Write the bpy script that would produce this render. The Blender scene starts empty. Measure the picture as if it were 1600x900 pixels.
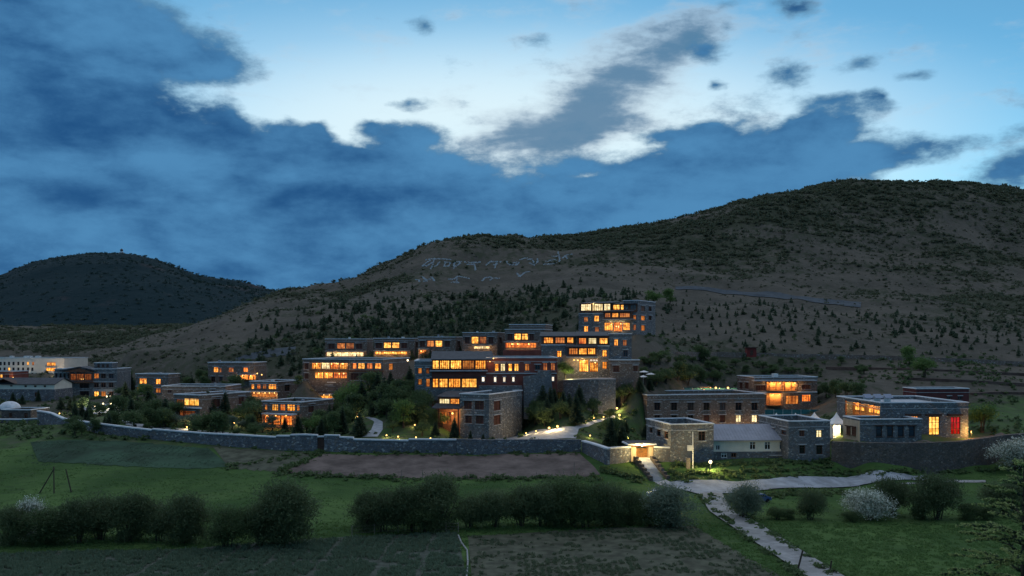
import bpy, bmesh, math, random
import numpy as np
from mathutils import Vector, Matrix

# ------------------------------------------------------------------ camera
F = 1500.0            # focal length in photo pixels (photo is 1600 x 900)
HORIZON = 530.0       # photo row of the eye level
EYE = 29.0            # metres above the valley fields
scene = bpy.context.scene
col = scene.collection
cam_data = bpy.data.cameras.new('camera')
cam_data.sensor_width = 36.0
cam_data.lens = 36.0 * F / 1600.0
cam_data.shift_y = (HORIZON - 450.0) / 1600.0
cam_data.clip_start = 0.5
cam_data.clip_end = 20000.0
camera = bpy.data.objects.new('camera', cam_data)
camera.location = (0, 0, EYE)
camera.rotation_euler = (math.pi / 2, 0, 0)
col.objects.link(camera)
scene.camera = camera

# ------------------------------------------------------------------ node helper
class Nodes:
    def __init__(self, tree):
        self.t = tree
        self.n = tree.nodes
        self.n.clear()
    def add(self, kind, **kw):
        nd = self.n.new(kind)
        for k, v in kw.items():
            setattr(nd, k, v)
        return nd
    def link(self, a, b):
        self.t.links.new(a, b)
    def put(self, sock, v):
        if isinstance(v, bpy.types.NodeSocket):
            self.t.links.new(v, sock)
        elif isinstance(v, (tuple, list)) and sock.type == 'RGBA' and len(v) == 3:
            sock.default_value = (*v, 1)
        else:
            sock.default_value = v
    def math(self, op, a, b=None, c=None, clamp=False):
        nd = self.add('ShaderNodeMath', operation=op)
        nd.use_clamp = clamp
        for i, v in enumerate((a, b, c)):
            if v is not None:
                self.put(nd.inputs[i], v)
        return nd.outputs[0]
    def mix(self, fac, a, b, blend='MIX'):
        nd = self.add('ShaderNodeMix', data_type='RGBA', blend_type=blend)
        self.put(nd.inputs[0], fac); self.put(nd.inputs[6], a); self.put(nd.inputs[7], b)
        return nd.outputs[2]
    def noise(self, vec, scale, detail=4, rough=0.55, distortion=0.0):
        nd = self.add('ShaderNodeTexNoise')
        self.put(nd.inputs['Vector'], vec)
        nd.inputs['Scale'].default_value = scale
        nd.inputs['Detail'].default_value = detail
        nd.inputs['Roughness'].default_value = rough
        nd.inputs['Distortion'].default_value = distortion
        return nd.outputs[0]
    def smooth(self, v, lo, hi, a=0.0, b=1.0):
        nd = self.add('ShaderNodeMapRange', interpolation_type='SMOOTHSTEP')
        self.put(nd.inputs[0], v)
        for i, x in enumerate((lo, hi, a, b)):
            nd.inputs[1 + i].default_value = x
        return nd.outputs[0]
    def mapping(self, vec, loc=(0, 0, 0), rot=(0, 0, 0), scale=(1, 1, 1), kind='POINT'):
        nd = self.add('ShaderNodeMapping', vector_type=kind)
        self.put(nd.inputs[0], vec)
        nd.inputs[1].default_value = loc
        nd.inputs[2].default_value = rot
        nd.inputs[3].default_value = scale
        return nd.outputs[0]

# ------------------------------------------------------------------ dusk sky with cloud banks
SUN_AZ = math.radians(-1.0)     # the sun has gone down behind the ridge, ahead of the camera
SUN_EL = math.radians(5.0)
def azel(px, py):
    az = math.atan((px - 800) / F)
    return az, math.atan((HORIZON - py) / F * math.cos(az))

world = bpy.data.worlds.new('World')
scene.world = world
world.use_nodes = True
W = Nodes(world.node_tree)
out = W.add('ShaderNodeOutputWorld')
bg = W.add('ShaderNodeBackground')
W.link(bg.outputs[0], out.inputs[0])
sky = W.add('ShaderNodeTexSky', sky_type='NISHITA', sun_disc=False)
sky.sun_elevation = SUN_EL
sky.sun_rotation = SUN_AZ
sky.altitude = 3300
sky.air_density = 1.0
sky.dust_density = 1.0
sky.ozone_density = 2.0
dirv = W.add('ShaderNodeTexCoord').outputs['Generated']
sep = W.add('ShaderNodeSeparateXYZ'); W.link(dirv, sep.inputs[0])
az = W.math('ARCTAN2', sep.outputs[0], sep.outputs[1])
el = W.math('ARCSINE', sep.outputs[2])
comb = W.add('ShaderNodeCombineXYZ'); W.link(az, comb.inputs[0]); W.link(el, comb.inputs[1])
ae = comb.outputs[0]
# the cloud noise lives on the direction itself, flattened so that clouds lie in banks
cv = W.mapping(dirv, scale=(1, 1, 2.1))
n1 = W.noise(cv, 6.0, 6, 0.58, 0.0)
n2 = W.noise(cv, 14.0, 7, 0.66, 0.0)
n1b = W.noise(W.mapping(cv, loc=(.012, 0, .055)), 6.0, 3, 0.55, 0.0)      # the same field a little nearer the light
# bend the blobs' outlines with a slow wobble
wob = W.add('ShaderNodeTexNoise'); W.put(wob.inputs['Vector'], cv)
wob.inputs['Scale'].default_value = 11.0; wob.inputs['Detail'].default_value = 5
w_off = W.add('ShaderNodeVectorMath', operation='SUBTRACT'); W.link(wob.outputs['Color'], w_off.inputs[0]); w_off.inputs[1].default_value = (.5, .5, .5)
w_mul = W.add('ShaderNodeVectorMath', operation='MULTIPLY'); W.link(w_off.outputs[0], w_mul.inputs[0]); w_mul.inputs[1].default_value = (.06, .03, 0)
w_add = W.add('ShaderNodeVectorMath', operation='ADD'); W.link(ae, w_add.inputs[0]); W.link(w_mul.outputs[0], w_add.inputs[1])
aew = w_add.outputs[0]

def blob(px, py, rx, ry, rot=0.0, w=1.0, src=None):
    a, e = azel(px, py)
    m = W.mapping(src or aew, loc=(a, e, 0), rot=(0, 0, math.radians(rot)), scale=(rx / F, ry / F, 1), kind='TEXTURE')
    g = W.add('ShaderNodeTexGradient', gradient_type='SPHERICAL')
    W.link(m, g.inputs[0])
    return W.math('MULTIPLY', g.outputs[1], w)
def total(lst):
    s = lst[0]
    for x in lst[1:]:
        s = W.math('ADD', s, x)
    return s

banks = [
    blob(-60, 190, 420, 330, 0, 1.7), blob(140, 60, 250, 110, -8, 1.2), blob(110, 330, 620, 220, -6, 1.9),
    blob(330, 88, 130, 48, -6, 1.3), blob(420, 300, 420, 110, -3, 1.7), blob(760, 340, 560, 125, 0, 2.0),
    blob(560, 255, 230, 60, -6, 1.3), blob(480, 222, 80, 36, 0, .9),
    blob(1080, 290, 330, 90, 6, 1.7), blob(1230, 245, 260, 62, -4, 1.4), blob(1440, 232, 170, 30, 8, 1.15),
    blob(620, 420, 900, 100, 0, 1.5), blob(-300, 330, 500, 260, 0, 1.6),
]
puffs = [blob(x, y, rx * .95, ry * 1.05, r, q * 1.2 + .3) for x, y, rx, ry, r, q in (
    (642, 206, 85, 26, 0, 1.1), (595, 192, 40, 14, 0, .6), (648, 162, 52, 16, 0, .7), (655, 40, 46, 24, -20, .62), (120, 30, 160, 50, 0, .6),
    (1117, 75, 62, 30, -8, .85), (1236, 112, 52, 26, 8, .85), (1250, 6, 60, 24, 8, .8), (1140, 10, 65, 18, 0, .6), (1145, 38, 26, 12, 0, .4),
    (1295, 166, 85, 20, 0, .95), (1310, 197, 80, 24, 4, 1.0), (1255, 196, 50, 22, 0, .8), (1368, 162, 45, 16, -30, .65), (1585, 268, 90, 38, 8, 1.2), (1425, 122, 55, 17, 10, .5), (1345, 92, 60, 16, 20, .4),
    (1133, 128, 26, 15, 0, .9), (1010, 208, 50, 14, 0, .7), (1100, 202, 70, 16, 0, .8), (850, 55, 40, 14, 0, .35), (455, 188, 50, 22, 0, .6), (512, 200, 46, 18, 0, .6), (375, 180, 60, 34, 0, .7))
]
holes = [blob(480, 130, 210, 90, -10, -.75), blob(330, 150, 110, 30, -25, -.5), blob(30, 18, 70, 24, 0, -1.0), blob(980, 235, 60, 16, 20, -.5),
         blob(925, 272, 50, 12, 0, -.7), blob(1380, 268, 90, 16, 4, -.6)]
cover = total(banks + puffs + holes)
# cloud cover goes on all round, outside the part that the photograph shows
far_az = W.smooth(W.math('ABSOLUTE', az), 0.52, 0.95)
far_el = W.smooth(el, 0.36, 0.7)
far = W.math('MAXIMUM', far_az, far_el)
cover = W.math('ADD', cover, W.math('MULTIPLY', far, .16))
cover = W.math('ADD', cover, W.smooth(el, 0.17, 0.02, 0, 1.1))
nsum = W.math('ADD', W.math('MULTIPLY', W.math('SUBTRACT', n1, .5), 2.0), W.math('MULTIPLY', W.math('SUBTRACT', n2, .5), 2.6))
dens = W.math('ADD', cover, nsum)
alpha = W.smooth(dens, 0.05, 1.05)
# the torn diagonal streak is thinner and paler than the banks
sn = W.noise(W.mapping(ae, rot=(0, 0, math.radians(-31)), scale=(7, 26, 1)), 1.3, 4, .6, .4)
streak = total([blob(915, 165, 320, 88, 32, .95), blob(1040, 92, 250, 84, 34, .62), blob(800, 214, 180, 46, 14, .75)])
streak_d = W.math('ADD', streak, W.math('ADD', W.math('MULTIPLY', W.math('SUBTRACT', sn, .5), 1.7), W.math('MULTIPLY', W.math('SUBTRACT', n2, .5), 1.75)))
streak_a = W.smooth(streak_d, -.05, 1.05, 0, .92)

# clear sky: the Nishita sky, cooled to the blue hour
SKY_STRENGTH = 0.1
clear = W.mix(1.0, sky.outputs[0], tuple(SKY_STRENGTH * g for g in (1.45, 2.18, 2.1)), 'MULTIPLY')
glow_n = W.math('ADD', blob(700, 230, 900, 270, 0, 1.0, ae), blob(1050, 260, 900, 230, 0, .5, ae))
CLEARS = W.mix(W.smooth(glow_n, .05, 1.1, 0, .92), clear, (0.76, 0.92, 0.98))
relief = W.math('MULTIPLY', W.math('SUBTRACT', n1, n1b), 2.2)
shade = W.noise(W.mapping(dirv, scale=(1, 1, 3.4)), 4.6, 4, .55, .4)
body = W.math('ADD', W.math('ADD', W.smooth(shade, .30, .70, 0, .75), .08), W.math('ADD', relief, W.math('MULTIPLY', W.math('SUBTRACT', n2, .5), 1.75)))
body = W.math('ADD', body, total([blob(50, 350, 150, 60, 0, .8), blob(700, 290, 200, 40, -6, .4), blob(330, 250, 200, 60, -10, .3), blob(150, 260, 160, 90, 0, -.4), blob(430, 250, 140, 30, 0, -.3)]))
body = W.smooth(body, -.55, 1.2)
cloud = W.mix(body, (0.015, 0.082, 0.225), (0.078, 0.250, 0.475))
# lit rims where a bank thins out against the afterglow
rim = W.mix(W.smooth(dens, 0.55, 1.2), (0.095, 0.225, 0.37), cloud)
streak_c = W.mix(W.smooth(streak_d, .2, 1.25), (0.52, 0.62, 0.71), (0.085, 0.20, 0.34))
c1 = W.mix(streak_a, CLEARS, streak_c)
c2 = W.mix(alpha, c1, rim)
W.link(c2, bg.inputs[0])
bg.inputs[1].default_value = 1.0
# ------------------------------------------------------------------ sun (already set, only the afterglow is left) and exposure
sun_data = bpy.data.lights.new('sun', 'SUN')
sun_data.energy = 1.5
sun_data.angle = math.radians(150)
sun_data.color = (0.97, 0.95, 0.98)
sun = bpy.data.objects.new('sun', sun_data)
sun.rotation_euler = (math.radians(90 - 58), 0, math.pi - SUN_AZ)
col.objects.link(sun)
scene.view_settings.view_transform = 'Standard'
scene.view_settings.look = 'None'
scene.view_settings.exposure = 0.0
scene.view_settings.gamma = 1.0
scene.cycles.use_denoising = True
scene.cycles.max_bounces = 5
scene.cycles.diffuse_bounces = 2
scene.cycles.glossy_bounces = 2
scene.cycles.transmission_bounces = 2
scene.cycles.transparent_max_bounces = 4
scene.cycles.sample_clamp_indirect = 3.0
scene.cycles.caustics_reflective = False
scene.cycles.caustics_refractive = False

# ------------------------------------------------------------------ materials
MATS = {}
def principled(name, rough=0.85, spec=0.25):
    m = bpy.data.materials.new(name)
    m.use_nodes = True
    N = Nodes(m.node_tree)
    o = N.add('ShaderNodeOutputMaterial')
    p = N.add('ShaderNodeBsdfPrincipled')
    p.inputs['Roughness'].default_value = rough
    p.inputs['Specular IOR Level'].default_value = spec
    N.link(p.outputs[0], o.inputs[0])
    return m, N, p
def obj_coord(N):
    return N.add('ShaderNodeTexCoord').outputs['Object']
def obj_random(N):
    return N.add('ShaderNodeObjectInfo').outputs['Random']
def bump(N, p, height, strength=.4, dist=.1):
    b = N.add('ShaderNodeBump')
    b.inputs['Strength'].default_value = strength
    b.inputs['Distance'].default_value = dist
    N.link(height, b.inputs['Height'])
    N.link(b.outputs[0], p.inputs['Normal'])
def scaled(c, k):
    return tuple(min(1, x * k) for x in c)
def plain(name, c, rough=.85, var=.3, scale=1.2, spec=.25, bmp=.0):
    m, N, p = principled(name, rough, spec)
    co = obj_coord(N)
    n = N.noise(co, scale, 5, .65)
    N.put(p.inputs['Base Color'], N.mix(N.smooth(n, .3, .7), scaled(c, 1 - var), scaled(c, 1 + var)))
    if bmp:
        bump(N, p, N.noise(co, scale * 6, 3), bmp, .05)
    MATS[name] = m
    return m
def stone(name, dark, light, white=.5, size=.42, warm=(.16, .12, .09)):
    m, N, p = principled(name, .9, .2)
    co = N.mapping(obj_coord(N), scale=(1 / size, 1 / size, 1.6 / size))
    v = N.add('ShaderNodeTexVoronoi'); N.put(v.inputs['Vector'], co); v.inputs['Scale'].default_value = 1.0
    sp = N.add('ShaderNodeSeparateColor'); N.link(v.outputs['Color'], sp.inputs[0])
    c = N.mix(sp.outputs[0], dark, light)
    c = N.mix(N.math('MULTIPLY', N.smooth(sp.outputs[1], .72, .8), .6), c, warm)
    c = N.mix(N.smooth(sp.outputs[2], .90, .93, 0, white), c, (.55, .55, .53))
    e = N.add('ShaderNodeTexVoronoi', feature='DISTANCE_TO_EDGE'); N.put(e.inputs['Vector'], co); e.inputs['Scale'].default_value = 1.0
    c = N.mix(N.smooth(e.outputs['Distance'], .03, .09, .75, 0), c, scaled(dark, .55))
    c = N.mix(N.math('MULTIPLY', obj_random(N), .4), c, scaled(dark, .9))
    big = N.noise(N.mapping(obj_coord(N), scale=(1, 1, .3)), .5, 4, .65)
    c = N.mix(N.smooth(big, .42, .7, 0, .55), c, scaled(dark, .8))
    N.put(p.inputs['Base Color'], c)
    bump(N, p, N.smooth(e.outputs['Distance'], 0, .15), .6, .08)
    MATS[name] = m
    return m
def lit(name, c_lo, c_hi, strength, scale=1.0, folds=9.0, base=.45):
    m = bpy.data.materials.new(name); m.use_nodes = True
    N = Nodes(m.node_tree)
    o = N.add('ShaderNodeOutputMaterial')
    em = N.add('ShaderNodeEmission')
    co = obj_coord(N)
    rnd = obj_random(N)
    off = N.add('ShaderNodeCombineXYZ'); N.link(N.math('MULTIPLY', rnd, 37.0), off.inputs[0])
    ad = N.add('ShaderNodeVectorMath', operation='ADD'); N.link(co, ad.inputs[0]); N.link(off.outputs[0], ad.inputs[1])
    n = N.noise(ad.outputs[0], scale, 3, .6)
    w = N.noise(N.mapping(ad.outputs[0], scale=(folds, folds, .35)), 1.0, 2, .5)   # curtain folds
    f = N.smooth(N.math('ADD', n, N.math('MULTIPLY', N.math('SUBTRACT', w, .5), .7)), .22, .80)
    N.put(em.inputs[0], N.mix(f, c_lo, c_hi))
    st = N.math('MULTIPLY', N.math('ADD', base, N.math('MULTIPLY', f, 1.25 - base)), strength)
    st = N.math('MULTIPLY', st, N.math('ADD', .65, N.math('MULTIPLY', rnd, .6)))
    N.link(st, em.inputs[1])
    gl = N.add('ShaderNodeBsdfGlossy'); gl.inputs['Roughness'].default_value = .08; N.put(gl.inputs[0], (.06, .06, .06))
    ads = N.add('ShaderNodeAddShader'); N.link(em.outputs[0], ads.inputs[0]); N.link(gl.outputs[0], ads.inputs[1])
    N.link(ads.outputs[0], o.inputs[0])
    MATS[name] = m
    return m
def bulb_mat(name, c, strength):
    m = bpy.data.materials.new(name); m.use_nodes = True
    N = Nodes(m.node_tree); o = N.add('ShaderNodeOutputMaterial'); em = N.add('ShaderNodeEmission')
    N.put(em.inputs[0], c); em.inputs[1].default_value = strength
    N.link(em.outputs[0], o.inputs[0]); MATS[name] = m
def foliage(name, a, b, white=0.0):
    m, N, p = principled(name, .75, .2)
    rnd = obj_random(N)
    n = N.noise(N.add('ShaderNodeNewGeometry').outputs['Position'], .9, 3)
    f = N.math('ADD', N.math('MULTIPLY', rnd, .45), N.math('MULTIPLY', N.smooth(n, .3, .7), .55))
    c = N.mix(f, a, b)
    if white:
        n2 = N.noise(N.add('ShaderNodeNewGeometry').outputs['Position'], 2.2, 2)
        c = N.mix(N.smooth(n2, .45, .6, 0, white), c, (.52, .54, .50))
    N.put(p.inputs['Base Color'], c)
    tr = N.add('ShaderNodeBsdfTranslucent'); N.put(tr.inputs[0], N.mix(.35, c, (.02, .02, .01)))
    ms = N.add('ShaderNodeAddShader'); N.link(p.outputs[0], ms.inputs[0]); N.link(tr.outputs[0], ms.inputs[1])
    N.link(ms.outputs[0], [x for x in N.n if x.type == 'OUTPUT_MATERIAL'][0].inputs[0])
    MATS[name] = m
    return m

stone('grey_stone', (.095, .105, .12), (.22, .235, .25), .6)
stone('brown_stone', (.135, .103, .090), (.27, .215, .19), .5)
stone('wall_stone', (.085, .095, .115), (.20, .21, .235), .55, .5)
stone('dark_stone', (.07, .062, .06), (.14, .125, .12), .15, .55)
stone('band_stone', (.14, .15, .165), (.25, .265, .285), .2, .5)
plain('coping', (.50, .53, .57), .8, .15, .8)
plain('ledge', (.30, .31, .33), .8, .2, .8)
plain('pale_roof', (.33, .36, .40), .85, .2, .4)
plain('flat_roof', (.10, .11, .13), .9, .35, .4)
plain('slate', (.045, .05, .06), .8, .3, .9)
plain('metal_roof', (.24, .25, .29), .6, .12, .5)
plain('timber', (.13, .055, .033), .7, .35, 2.5)
plain('dark_timber', (.055, .028, .021), .7, .35, 2.5)
plain('amber_timber', (.30, .14, .05), .7, .3, 2.5)
plain('red_wall', (.17, .052, .042), .9, .2, .6)
plain('dark_red_wall', (.085, .028, .030), .9, .2, .6)
plain('cream_wall', (.66, .60, .50), .9, .1, .4)
plain('white_wall', (.60, .55, .48), .9, .08, .3)
plain('tan_wall', (.42, .34, .25), .9, .15, .5)
plain('black_metal', (.02, .02, .022), .5, .2, 3, .5)
plain('white_metal', (.6, .6, .6), .5, .1, 3, .5)
plain('canvas', (.68, .68, .68), .85, .05, 1)
plain('teal_mesh', (.03, .13, .14), .7, .2, 1)
plain('paving', (.28, .30, .33), .9, .2, .7)
def worn(name, c, d):
    m, N, p = principled(name, .97, .1)
    co = obj_coord(N)
    k = N.mix(N.smooth(N.noise(co, .25, 5, .7), .35, .7), scaled(c, .7), scaled(c, 1.2))
    k = N.mix(N.smooth(N.noise(co, .09, 5, .65), .50, .68, 0, .3), k, d)
    k = N.mix(N.smooth(N.noise(co, 2.2, 3, .7), .62, .75, 0, .5), k, scaled(c, 1.5))
    N.put(p.inputs['Base Color'], k); bump(N, p, N.noise(co, 1.5, 4, .7), .5, .1); MATS[name] = m
worn('gravel_road', (.27, .295, .33), (.17, .175, .165))
worn('track', (.27, .275, .28), (.13, .135, .105))
plain('hill_road', (.055, .068, .082), .95, .2, .3, .1)
plain('brown_soil', (.112, .090, .082), .95, .42, .16, .1, .5)
plain('dark_soil', (.066, .072, .052), .95, .4, .5, .1, .3)
plain('crop_soil', (.060, .072, .060), .95, .4, .6, .1, .3)
plain('teal_crop', (.026, .056, .034), .95, .45, .12, .1)
plain('bark', (.05, .04, .03), .9, .3, 4)
plain('pale_wood', (.16, .14, .12), .9, .3, 3)
plain('white_stones', (.30, .33, .36), .9, .25, .5)
plain('car_paint_blue', (.03, .07, .20), .3, .05, 1, .6)
plain('car_paint_white', (.55, .57, .60), .3, .05, 1, .6)
plain('rubber', (.012, .012, .012), .8, .1, 2)
plain('blue_plastic', (.03, .10, .28), .5, .1, 2)
plain('solar_blue', (.08, .13, .22), .25, .1, 1, .6)
plain('hose', (.22, .23, .24), .8, .3, 1)
plain('sign_white', (.45, .46, .47), .6, .1, 2)
plain('scree', (.20, .20, .21), .95, .3, .4)
plain('red_paint', (.16, .022, .02), .7, .2, 2)
m, N, p = principled('dark_glass', .06, .5); N.put(p.inputs['Base Color'], (.012, .013, .016)); MATS['dark_glass'] = m
m, N, p = principled('red_glass', .3, .4)
N.put(p.inputs['Base Color'], (.012, .010, .010)); MATS['shutter'] = plain('shutter', (.07, .026, .022), .6, .3, 3)
lit('amber_lit', (.80, .15, .010), (1.0, .46, .07), 2.1, 1.3, 9, .24)
lit('gold_lit', (.90, .24, .016), (1.0, .55, .11), 2.3, 1.3, 9, .27)
lit('bright_gold', (1.0, .36, .03), (1.0, .60, .14), 1.7)
lit('pale_lit', (1.0, .68, .26), (1.0, .88, .52), 1.5)
lit('white_lit', (1.0, .80, .55), (1.0, .93, .80), 1.5)
lit('orange_lit', (.70, .08, .012), (1.0, .33, .05), 1.6)
lit('dim_lit', (.55, .10, .02), (1.0, .36, .07), .75)
lit('faint_lit', (.30, .05, .018), (.7, .2, .05), .35)
lit('red_lit', (.65, .008, .006), (.9, .02, .01), .55)
bulb_mat('warm_bulb', (1.0, .55, .15), 4.5)
bulb_mat('orange_bulb', (1.0, .46, .10), 3.5)
bulb_mat('white_bulb', (1.0, .80, .42), 6)
foliage('conifer', (.016, .030, .018), (.040, .060, .034))
foliage('broadleaf', (.022, .042, .017), (.056, .086, .032))
foliage('fresh_leaf', (.035, .070, .018), (.075, .125, .035))
foliage('willow', (.026, .044, .020), (.060, .085, .040))
foliage('grey_leaf', (.050, .072, .050), (.10, .13, .095))
foliage('blossom', (.05, .07, .05), (.12, .15, .11), .85)
foliage('scrub', (.020, .030, .019), (.055, .064, .038))
foliage('far_scrub', (.007, .022, .022), (.014, .034, .034))
foliage('crop_leaf', (.030, .056, .036), (.070, .100, .066))
foliage('weed_leaf', (.040, .058, .034), (.080, .096, .058))
plain('bank_soil', (.085, .058, .050), .95, .35, .4, .1)
foliage('grass_blade', (.034, .070, .020), (.072, .126, .038))
foliage('fir_needle', (.014, .030, .018), (.030, .055, .030))
foliage('fir_tip', (.110, .150, .055), (.25, .29, .11))

# ------------------------------------------------------------------ mesh helpers
def tag(o, label=None, cat=None, group=None, kind=None):
    for k, v in (('label', label), ('category', cat), ('group', group), ('kind', kind)):
        if v:
            o[k] = v
    return o
def link(o, parent=None):
    col.objects.link(o)
    if parent is not None:
        o.parent = parent
    return o
def empty(name, loc=(0, 0, 0), rz=0.0, label=None, cat=None, group=None):
    o = bpy.data.objects.new(name, None)
    o.empty_display_size = .5
    o.location = loc
    o.rotation_euler = (0, 0, rz)
    tag(o, label, cat, group)
    return link(o)
class MB:
    """collects faces of one mesh"""
    def __init__(self):
        self.v = []; self.f = []
    def quad(self, a, b, c, d):
        n = len(self.v); self.v += [a, b, c, d]; self.f.append((n, n + 1, n + 2, n + 3)); return self
    def tri(self, a, b, c):
        n = len(self.v); self.v += [a, b, c]; self.f.append((n, n + 1, n + 2)); return self
    def box(self, x0, x1, y0, y1, z0, z1):
        n = len(self.v)
        self.v += [(x0, y0, z0), (x1, y0, z0), (x1, y1, z0), (x0, y1, z0), (x0, y0, z1), (x1, y0, z1), (x1, y1, z1), (x0, y1, z1)]
        self.f += [tuple(n + i for i in q) for q in ((0, 3, 2, 1), (4, 5, 6, 7), (0, 1, 5, 4), (1, 2, 6, 5), (2, 3, 7, 6), (3, 0, 4, 7))]
        return self
    def prism(self, pts, z0, z1):
        """pts: list of (x, y); closed prism"""
        n = len(self.v); k = len(pts)
        self.v += [(x, y, z0) for x, y in pts] + [(x, y, z1) for x, y in pts]
        self.f += [tuple(n + i for i in reversed(range(k))), tuple(n + k + i for i in range(k))]
        self.f += [(n + i, n + (i + 1) % k, n + k + (i + 1) % k, n + k + i) for i in range(k)]
        return self
    def tube(self, pts, rad, sides=6):
        pts = [Vector(p) for p in pts]
        rad = rad if isinstance(rad, (list, tuple)) else [rad] * len(pts)
        n = len(self.v)
        for i, p in enumerate(pts):
            d = (pts[min(i + 1, len(pts) - 1)] - pts[max(i - 1, 0)]).normalized()
            a = d.orthogonal().normalized(); b = d.cross(a)
            for s in range(sides):
                t = 2 * math.pi * s / sides
                self.v.append(tuple(p + (a * math.cos(t) + b * math.sin(t)) * rad[i]))
        for i in range(len(pts) - 1):
            for s in range(sides):
                self.f.append((n + i * sides + s, n + i * sides + (s + 1) % sides, n + (i + 1) * sides + (s + 1) % sides, n + (i + 1) * sides + s))
        self.f.append(tuple(n + s for s in reversed(range(sides))))
        self.f.append(tuple(n + (len(pts) - 1) * sides + s for s in range(sides)))
        return self
    def lathe(self, prof, c=(0, 0, 0), seg=12):
        n = len(self.v); k = len(prof)
        for s in range(seg):
            t = 2 * math.pi * s / seg
            self.v += [(c[0] + r * math.cos(t), c[1] + r * math.sin(t), c[2] + z) for r, z in prof]
        for s in range(seg):
            a = n + s * k; b = n + ((s + 1) % seg) * k
            for i in range(k - 1):
                self.f.append((a + i, b + i, b + i + 1, a + i + 1))
        return self
    def mesh(self, name, mat):
        me = bpy.data.meshes.new(name)
        me.from_pydata(self.v, [], self.f)
        me.materials.append(MATS[mat])
        return me
    def build(self, name, mat, parent=None, loc=None):
        o = bpy.data.objects.new(name, self.mesh(name, mat))
        if loc is not None:
            o.location = loc
        return link(o, parent)
def np_mesh(name, V, Fc, mat, smooth=False):
    """V (n,3) floats, Fc (m,k) ints"""
    me = bpy.data.meshes.new(name)
    V = np.ascontiguousarray(V, dtype=np.float32); Fc = np.ascontiguousarray(Fc, dtype=np.int32)
    m, k = Fc.shape
    me.vertices.add(len(V)); me.vertices.foreach_set('co', V.ravel())
    me.loops.add(m * k); me.loops.foreach_set('vertex_index', Fc.ravel())
    me.polygons.add(m)
    me.polygons.foreach_set('loop_start', np.arange(0, m * k, k, dtype=np.int32))
    me.polygons.foreach_set('use_smooth', np.full(m, smooth, dtype=bool))
    me.update(calc_edges=True)
    if mat:
        me.materials.append(MATS[mat])
    return me

# ------------------------------------------------------------------ terrain
rng = np.random.default_rng(7)
def lattice_noise(x, y, seed=0):
    xi = np.floor(x).astype(np.int64); yi = np.floor(y).astype(np.int64)
    fx = x - xi; fy = y - yi
    fx = fx * fx * (3 - 2 * fx); fy = fy * fy * (3 - 2 * fy)
    def hsh(a, b):
        h = (a * 374761393 + b * 668265263 + seed * 1442695041) & 0xffffffff
        h = ((h ^ (h >> 13)) * 1274126177) & 0xffffffff
        return ((h ^ (h >> 16)) & 0xffff) / 65535.0
    return (hsh(xi, yi) * (1 - fx) + hsh(xi + 1, yi) * fx) * (1 - fy) + (hsh(xi, yi + 1) * (1 - fx) + hsh(xi + 1, yi + 1) * fx) * fy
def fbm(x, y, octaves=4, seed=0):
    s = 0; a = .5; t = 0
    for i in range(octaves):
        s = s + a * lattice_noise(x, y, seed + i); t += a
        x = x * 2.03; y = y * 2.03; a *= .5
    return s / t
def sstep(v, a, b):
    t = np.clip((v - a) / (b - a), 0, 1)
    return t * t * (3 - 2 * t)
CTRL = []                      # (px, Y, z)
def cp(px, py, Y):
    CTRL.append((px, Y, EYE - (py - HORIZON) / F * Y))
for px_ in (-500, -200, 100, 400, 700, 1000, 1300, 1600, 1900, 2200):
    for Y_, z_ in ((10, 26.0), (16, 23), (25, 19), (40, 13), (58, 7.5), (76, 2.8), (90, .4), (104, 0), (118, 0), (132, 0), (146, 0), (158, 0)):
        CTRL.append((px_, Y_, z_))
# field rising to the wall, wall foot, road
for a in ((-300, 672, 232), (0, 672, 228), (100, 664, 226), (148, 676, 222), (260, 688, 216), (320, 694, 213), (400, 701.5, 208), (493, 705, 206),
          (586, 708.6, 204), (700, 709, 203), (800, 708, 203), (908, 706, 204), (946, 727, 190), (985, 721, 197), (1003, 722, 197),
          (1060, 723, 196), (1115, 721, 199), (1180, 720, 202), (1240, 719, 203), (1290, 722, 203), (1330, 738, 200), (1450, 735, 203), (1560, 730, 207), (1700, 725, 210),
          (1030, 753, 186), (1150, 760, 183), (1250, 752, 188), (1400, 742, 197), (1560, 752, 190), (930, 746, 184), (750, 748, 185), (440, 738, 188), (200, 730, 190), (0, 730, 190), (-300, 730, 190),
          (1800, 745, 195), (2100, 745, 195)):
    cp(*a)
for px_ in (-300, 0, 300, 600, 900, 1200, 1500, 1900):
    CTRL.append((px_, 172, .35))
# hill flanks
for a in ((1000, 560, 335), (1200, 558, 340), (1400, 562, 335), (1600, 572, 330), (1800, 575, 330), (2100, 580, 330),
          (1050, 505, 400), (1200, 500, 400), (1400, 510, 400), (1600, 520, 400), (1900, 525, 400),
          (1050, 452, 490), (1200, 455, 510), (1340, 478, 480), (1480, 470, 500), (1600, 475, 520), (1900, 490, 520),
          (1000, 405, 610), (1200, 400, 640), (1400, 395, 680), (1600, 395, 700), (1900, 430, 700),
          (600, 500, 420), (700, 495, 410), (850, 480, 400), (960, 470, 390), (500, 500, 430), (600, 450, 540), (700, 455, 530), (800, 445, 530), (900, 435, 520), (760, 410, 620), (880, 405, 620),
          (440, 520, 430), (400, 545, 385), (330, 552, 390), (520, 470, 520),
          (350, 495, 560), (280, 525, 480), (200, 553, 420),
          (-300, 595, 480), (0, 596, 480), (90, 594, 480), (-300, 560, 650), (0, 556, 650), (140, 550, 650), (-300, 520, 900), (0, 512, 900), (200, 512, 900), (300, 516, 900),
          (0, 610, 400), (-300, 615, 400), (180, 580, 420), (250, 545, 560),
          (1600, 640, 260), (1700, 640, 260), (1600, 690, 214), (1650, 690, 218), (1590, 668, 225), (2000, 680, 225), (1350, 600, 285), (1500, 598, 285), (1600, 605, 290)):
    cp(*a)
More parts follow.
